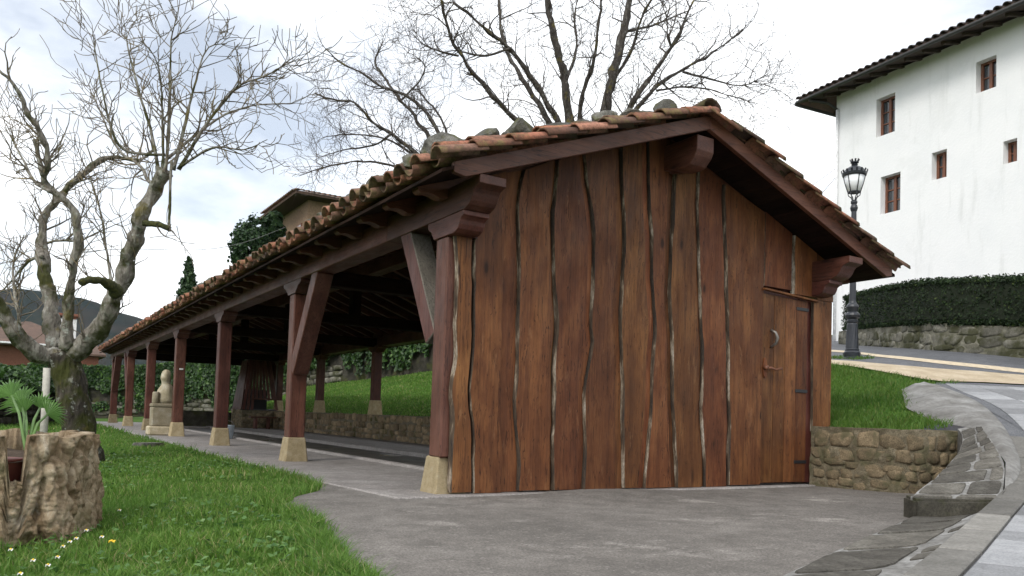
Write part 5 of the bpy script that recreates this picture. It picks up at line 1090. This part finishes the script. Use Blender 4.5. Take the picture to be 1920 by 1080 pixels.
# ================================================================== HOUSES IN THE BACKGROUND
def bg_house(name, label, x0, x1, y0, y1, zb, ze, zr, wall_m, roof_m, ov, windows=(), soff='soffit_dark'):
    t = thing(name, label, 'house', ((x0+x1)/2, y0, zb)); box('wall', (x0, y0, zb), (x1, y1, ze), wall_m, t, 0)
    mid = (y0+y1)/2; hip = min((x1-x0)/2-.2, (y1-y0)/2); v = [(x0-ov, y0-ov, ze-.1), (x1+ov, y0-ov, ze-.1), (x1+ov, y1+ov, ze-.1), (x0-ov, y1+ov, ze-.1), (x0+hip, mid, zr), (x1-hip, mid, zr)]
    vb = [(a, b, ze-.22) for a, b, c_ in v[:4]]; r_ = mk('roof', v+vb, [(0, 1, 5, 4), (1, 2, 5), (2, 3, 4, 5), (3, 0, 4), (6, 9, 8, 7), (0, 6, 7, 1), (1, 7, 8, 2), (2, 8, 9, 3), (3, 9, 6, 0)], roof_m, t); fix(r_.data)
    mk('soffit', [(a, b, ze-.225) for a, b, c_ in v[:4]], [(0, 1, 2, 3)], soff, r_)
    for (ax, u0, u1, z0, z1) in windows:
        f_ = (lambda a, b, c_, d_, o1, o2: ((a, y0-o2, c_), (b, y0-o1, d_))) if ax == 'y' else (lambda a, b, c_, d_, o1, o2: ((x0-o2, a, c_), (x0-o1, b, d_)))
        w = box('window', *f_(u0, u1, z0, z1, -.01, .05), 'window_wood', t, 0); box('pane', *f_(u0+.08, u1-.08, z0+.08, z1-.08, .051, .06), 'glass', w, 0)
    return t, r_
c = at(578, 372, 40); 
th, rf2 = bg_house('tan_house', 'tan house with wide tiled eaves seen above the wash house roof', c[0], c[0]+4.2, c[1], c[1]+6.2, 2., c[2]+.15, c[2]+1.3, 'tan_render', 'far_tile', .9, [('x', c[1]+.8, c[1]+1.8, c[2]-2.2, c[2]-1.1), ('x', c[1]+3.4, c[1]+4.4, c[2]-2.2, c[2]-1.1), ('y', c[0]+2, c[0]+3, c[2]-2.2, c[2]-1.1)])
for i in range(21): obj('eave_tile', mc, rf2, mw=Matrix.Translation((c[0]-.85+i*.27, c[1]-.65, c[2]+.16)) @ Matrix.Rotation(-math.pi/2, 4, 'Z') @ Matrix.Rotation(.28, 4, 'Y'))
for i in range(22): obj('eave_tile', mc, rf2, mw=Matrix.Translation((c[0]-.65, c[1]-.7+i*.27, c[2]+.16)) @ Matrix.Rotation(math.pi, 4, 'Z') @ Matrix.Rotation(.28, 4, 'Y'))
a = at(-70, 650, 62); b_ = at(165, 650, 66)
th, rf3 = bg_house('far_house', 'distant house with brown tiled hip roof below the wooded hill', a[0], b_[0], a[1], a[1]+10, 0., 5.35, 7.6, 'brown_wall', 'far_tile', .9, [('y', a[0]+1+i*2.6, a[0]+2.3+i*2.6, 2.0, 3.6) for i in range(4)])
box('gutter', (a[0]-.95, a[1]-1.0, 5.22), (b_[0]+.95, a[1]-.9, 5.36), 'pipe_white', rf3, .02); box('white_panel', (a[0]+4.5, a[1]-.03, .5), (b_[0]-.8, a[1]-.002, 1.9), 'chimney_white', th, 0)
ch = at(130, 602, 66); cy_ = a[1]+3.5; box('chimney', (ch[0]-.75, cy_, 6.0), (ch[0]+.75, cy_+1.3, 7.95), 'chimney_white', rf3); box('chimney_cap', (ch[0]-.95, cy_-.2, 8.2), (ch[0]+.95, cy_+1.5, 8.42), 'red_brick', rf3, .02)
for q in (-.7, .5): box('chimney_pier', (ch[0]+q, cy_+.05, 7.951), (ch[0]+q+.2, cy_+1.2, 8.199), 'red_brick', rf3, 0)
a = at(150, 690, 52); b_ = at(196, 690, 52); bg_house('brick_outbuilding', 'small brick outbuilding with tiled roof left of the far end of the wash house', a[0], b_[0]-.3, a[1], a[1]+4, 0., 4.0, 5.0, 'red_brick', 'far_tile', .4, [('y', a[0]+.3, a[0]+1.0, 1.6, 2.6)])

# ================================================================== GRASS AND FLOWERS
def in_stump(x, y): return (x-SX)**2 + (y-SY)**2 < .56**2
def lawn_blades(name, n, d0, d1, hmul, w, ang=(-55, 14)):
    d = d0*(d1/d0)**rng.random(n) if d1/d0 > 1.5 else d0+(d1-d0)*rng.random(n); a = np.radians(ang[0] + (ang[1]-ang[0])*rng.random(n)) + yaw; x = np.sin(a)*d; y = np.cos(a)*d
    k_ = (x < xb(y) + .10*(vnoise(x, y, 6., 63)-.5) + .05*rng.random(n)**2) & (vnoise(x, y, 4.2, 64) + .6*rng.random(n) > .22) & ~in_stump(x, y) & (y < 41); x, y = x[k_], y[k_]; P = np.stack([x, y, lawn_z(x, y)-.004], 1)
    cl = vnoise(x, y, 2.6, 61)*.6 + vnoise(x, y, 7., 62)*.4; near = np.clip(1-(xb(y)-x)/.25, 0, 1); h = hmul*(.15+1.45*cl**1.4+.35*near)*(.45+1.1*rng.random(len(x))); return obj(name, grass_me(name, P, h, np.full(len(x), w)*(.7+.6*rng.random(len(x))), 'grass', .75))
g1 = tag(lawn_blades('lawn_grass', 200000, 2.6, 8.0, .058, .0026), 'lush green lawn grass in the left foreground', 'grass', kind='stuff')
def tufts(n_t, per):
    ty = 2.7 + 6.5*rng.random(n_t)**1.6; near = rng.random(n_t) < .45; tx = np.where(near, xb(ty) - .02 - .10*rng.random(n_t), xb(ty) - .1 - 2.6*rng.random(n_t))
    x = np.repeat(tx, per) + rng.normal(0, .035, n_t*per); y = np.repeat(ty, per) + rng.normal(0, .035, n_t*per); k_ = ~in_stump(x, y); x, y = x[k_], y[k_]
    return obj('long_grass', grass_me('long_grass', np.stack([x, y, lawn_z(x, y)-.004], 1), (.06+.07*rng.random(len(x))), np.full(len(x), .0030), 'grass', 1.1))
nw = 5200; wy = 2.8 + 9*rng.random(nw)**1.5; wxx = xb(wy) - .04 - 3.6*rng.random(nw)**1.2; kk_ = (vnoise(wxx, wy, 1.7, 95) > .58) & ~in_stump(wxx, wy); wxx, wy = wxx[kk_], wy[kk_]
tag(obj('clover', leaves_me('clover', np.stack([wxx, wy, lawn_z(wxx, wy) + .02 + .035*rng.random(len(wxx))], 1), np.tile([0., 0., 1.], (len(wxx), 1)), .010 + .012*rng.random(len(wxx)), 'weed', .35, .9)), 'broad leaved weeds and clover scattered through the foreground lawn', 'weeds', kind='stuff')
tag(tufts(260, 22), 'longer tufts of grass in the lawn and along the apron edge', 'grass', kind='stuff')
g2 = tag(lawn_blades('lawn_grass', 90000, 8.0, 20., .060, .0048, (-50, 0)), 'green lawn grass around the bare tree', 'grass', kind='stuff')
g3 = tag(lawn_blades('lawn_grass', 30000, 20., 43., .075, .012, (-45, -5)), 'green lawn grass towards the ivy wall', 'grass', kind='stuff')
def bank(name, n, x0, x1, y0, y1, h0, w, keep, mat='bank_grass'):
    x = x0+(x1-x0)*rng.random(n); y = y0+(y1-y0)*rng.random(n); k_ = keep(x, y); x, y = x[k_], y[k_]; z = T(x, y) - .02; cl = vnoise(x, y, 2.2, 71)*.6 + vnoise(x, y, 6., 72)*.5
    return obj(name, grass_me(name, np.stack([x, y, z], 1), h0*(.3+1.1*cl)*(.5+rng.random(len(x))), np.full(len(x), w)*(.7+.6*rng.random(len(x))), mat, .8))
sA = np.array(ext(sandA, 10)); o_ = np.argsort(sA[:, 0]); si = np.array(sk_in); 
def on_bank(x, y):
    q = np.interp(x, si[:, 0], si[:, 1]); d = np.full(x.shape, 1e9); sd = np.zeros(x.shape)
    for a, b in zip(sA[:-1], sA[1:]):
        e = b-a; L2 = e @ e; t = np.clip(((x-a[0])*e[0]+(y-a[1])*e[1])/L2, 0, 1); dx, dy = x-a[0]-t*e[0], y-a[1]-t*e[1]; dd = np.hypot(dx, dy); c_ = e[0]*dy-e[1]*dx; m_ = dd < d; d = np.where(m_, dd, d); sd = np.where(m_, c_, sd)
    e = sA[-1]-sA[0]; ref = e[0]*(0-sA[2][1])-e[1]*(0-sA[2][0])
    side_ok = (np.sign(sd) == np.sign(ref)) | (d < .10*vnoise(x, y, 3, 5)); return (x > 7.93 + np.clip((4.95-y)*.9, 0, 1)) & (y > 4.62) & (y > q + .02 - .22*vnoise(x, y, 2.5, 9)*(x > 8.5)) & side_ok & (x < 13)
tag(bank('bank_grass', 70000, 7.9, 13.6, 4.6, 13, .085, .0045, on_bank), 'rough green grass on the bank between rubble wall and road', 'grass', kind='stuff')
iwx = lambda y: np.interp(y, IW[:, 1][::-1], IW[:, 0][::-1])
tag(bank('back_lawn_grass', 90000, 7.9, 17, 12, 41, .06, .010, lambda x, y: (x < iwx(y)) & (x > 7.9), 'grass'), 'sloping green lawn seen between the posts behind the wash house', 'grass', kind='stuff')
tag(bank('verge_grass', 900, 12.9, 13.8, 8.75, 9.4, .10, .006, lambda x, y: (x-13.27)**2*1.2+(y-9.06)**2 < .17), 'tuft of grass round the foot of the street lamp', 'grass', kind='stuff')
dm = {}
def flower(px, py, yel=False, num=0):
    p = atz(px, py, -.08); z0 = float(lawn_z(np.array([p[0]]), np.array([p[1]]))[0]); top = z0 + .085; p = atz(px, py, top); t = thing('dandelion' if yel else 'daisy', 'yellow dandelion in the grass before the stump' if yel else 'small white daisy in the foreground grass, %s from the left' % ordinal(num), 'flower', (p[0], p[1], z0), None if yel else 'daisies in the grass')
    tube('stem', [(p[0], p[1], z0), (p[0]+.004, p[1], z0+.05), (p[0], p[1], top)], .0015, 'stem', t, 4); V, Fc = [(p[0], p[1], top)], []; r = .017 if yel else .011; n = 22
    for j in range(n): a = 2*math.pi*j/n; rr_2 = r*(1 if j % 2 else .62); V.append((p[0]+rr_2*math.cos(a), p[1]+rr_2*math.sin(a)-.002, top+.004*math.cos(a*3)))
    V += [(v[0], v[1], v[2]-.003) for v in V[1:]]; Fc = [(0, 1+j, 1+(j+1) % n) for j in range(n)] + [(1+j, 1+n+j, 1+n+(j+1) % n, 1+(j+1) % n) for j in range(n)]
    hd2 = mk('flower_head', V, Fc, 'yellow' if yel else 'petal', t); lathe('centre', [(.006, -.001), (.006, .003), (.003, .006)], 'yellow', hd2, (p[0], p[1], top), 8)
for i, q in enumerate(sorted(((162, 994), (191, 1006), (143, 1009), (131, 1015), (118, 1024), (108, 1044), (90, 1059), (62, 1050), (38, 1075), (224, 956), (20, 1030)))): flower(*q, num=i+1)
flower(210, 1014, True)

# ================================================================== AIR
hz = mesh_data('haze', boxv((-3050, -3050, -1.8), (3050, 3050, 260)), BOXF, []); hm = bpy.data.materials.new('haze'); hm.use_nodes = True; hm.node_tree.nodes.clear()
ho_ = hm.node_tree.nodes.new('ShaderNodeOutputMaterial'); pv = hm.node_tree.nodes.new('ShaderNodeVolumePrincipled'); pv.inputs['Color'].default_value = (.62, .76, .95, 1); pv.inputs['Density'].default_value = 5e-5; pv.inputs['Anisotropy'].default_value = .2
hm.node_tree.links.new(pv.outputs[0], ho_.inputs['Volume']); hz.materials.append(hm); fix(hz); tag(obj('haze', hz), 'thin blue air over the whole valley', 'haze', kind='stuff')
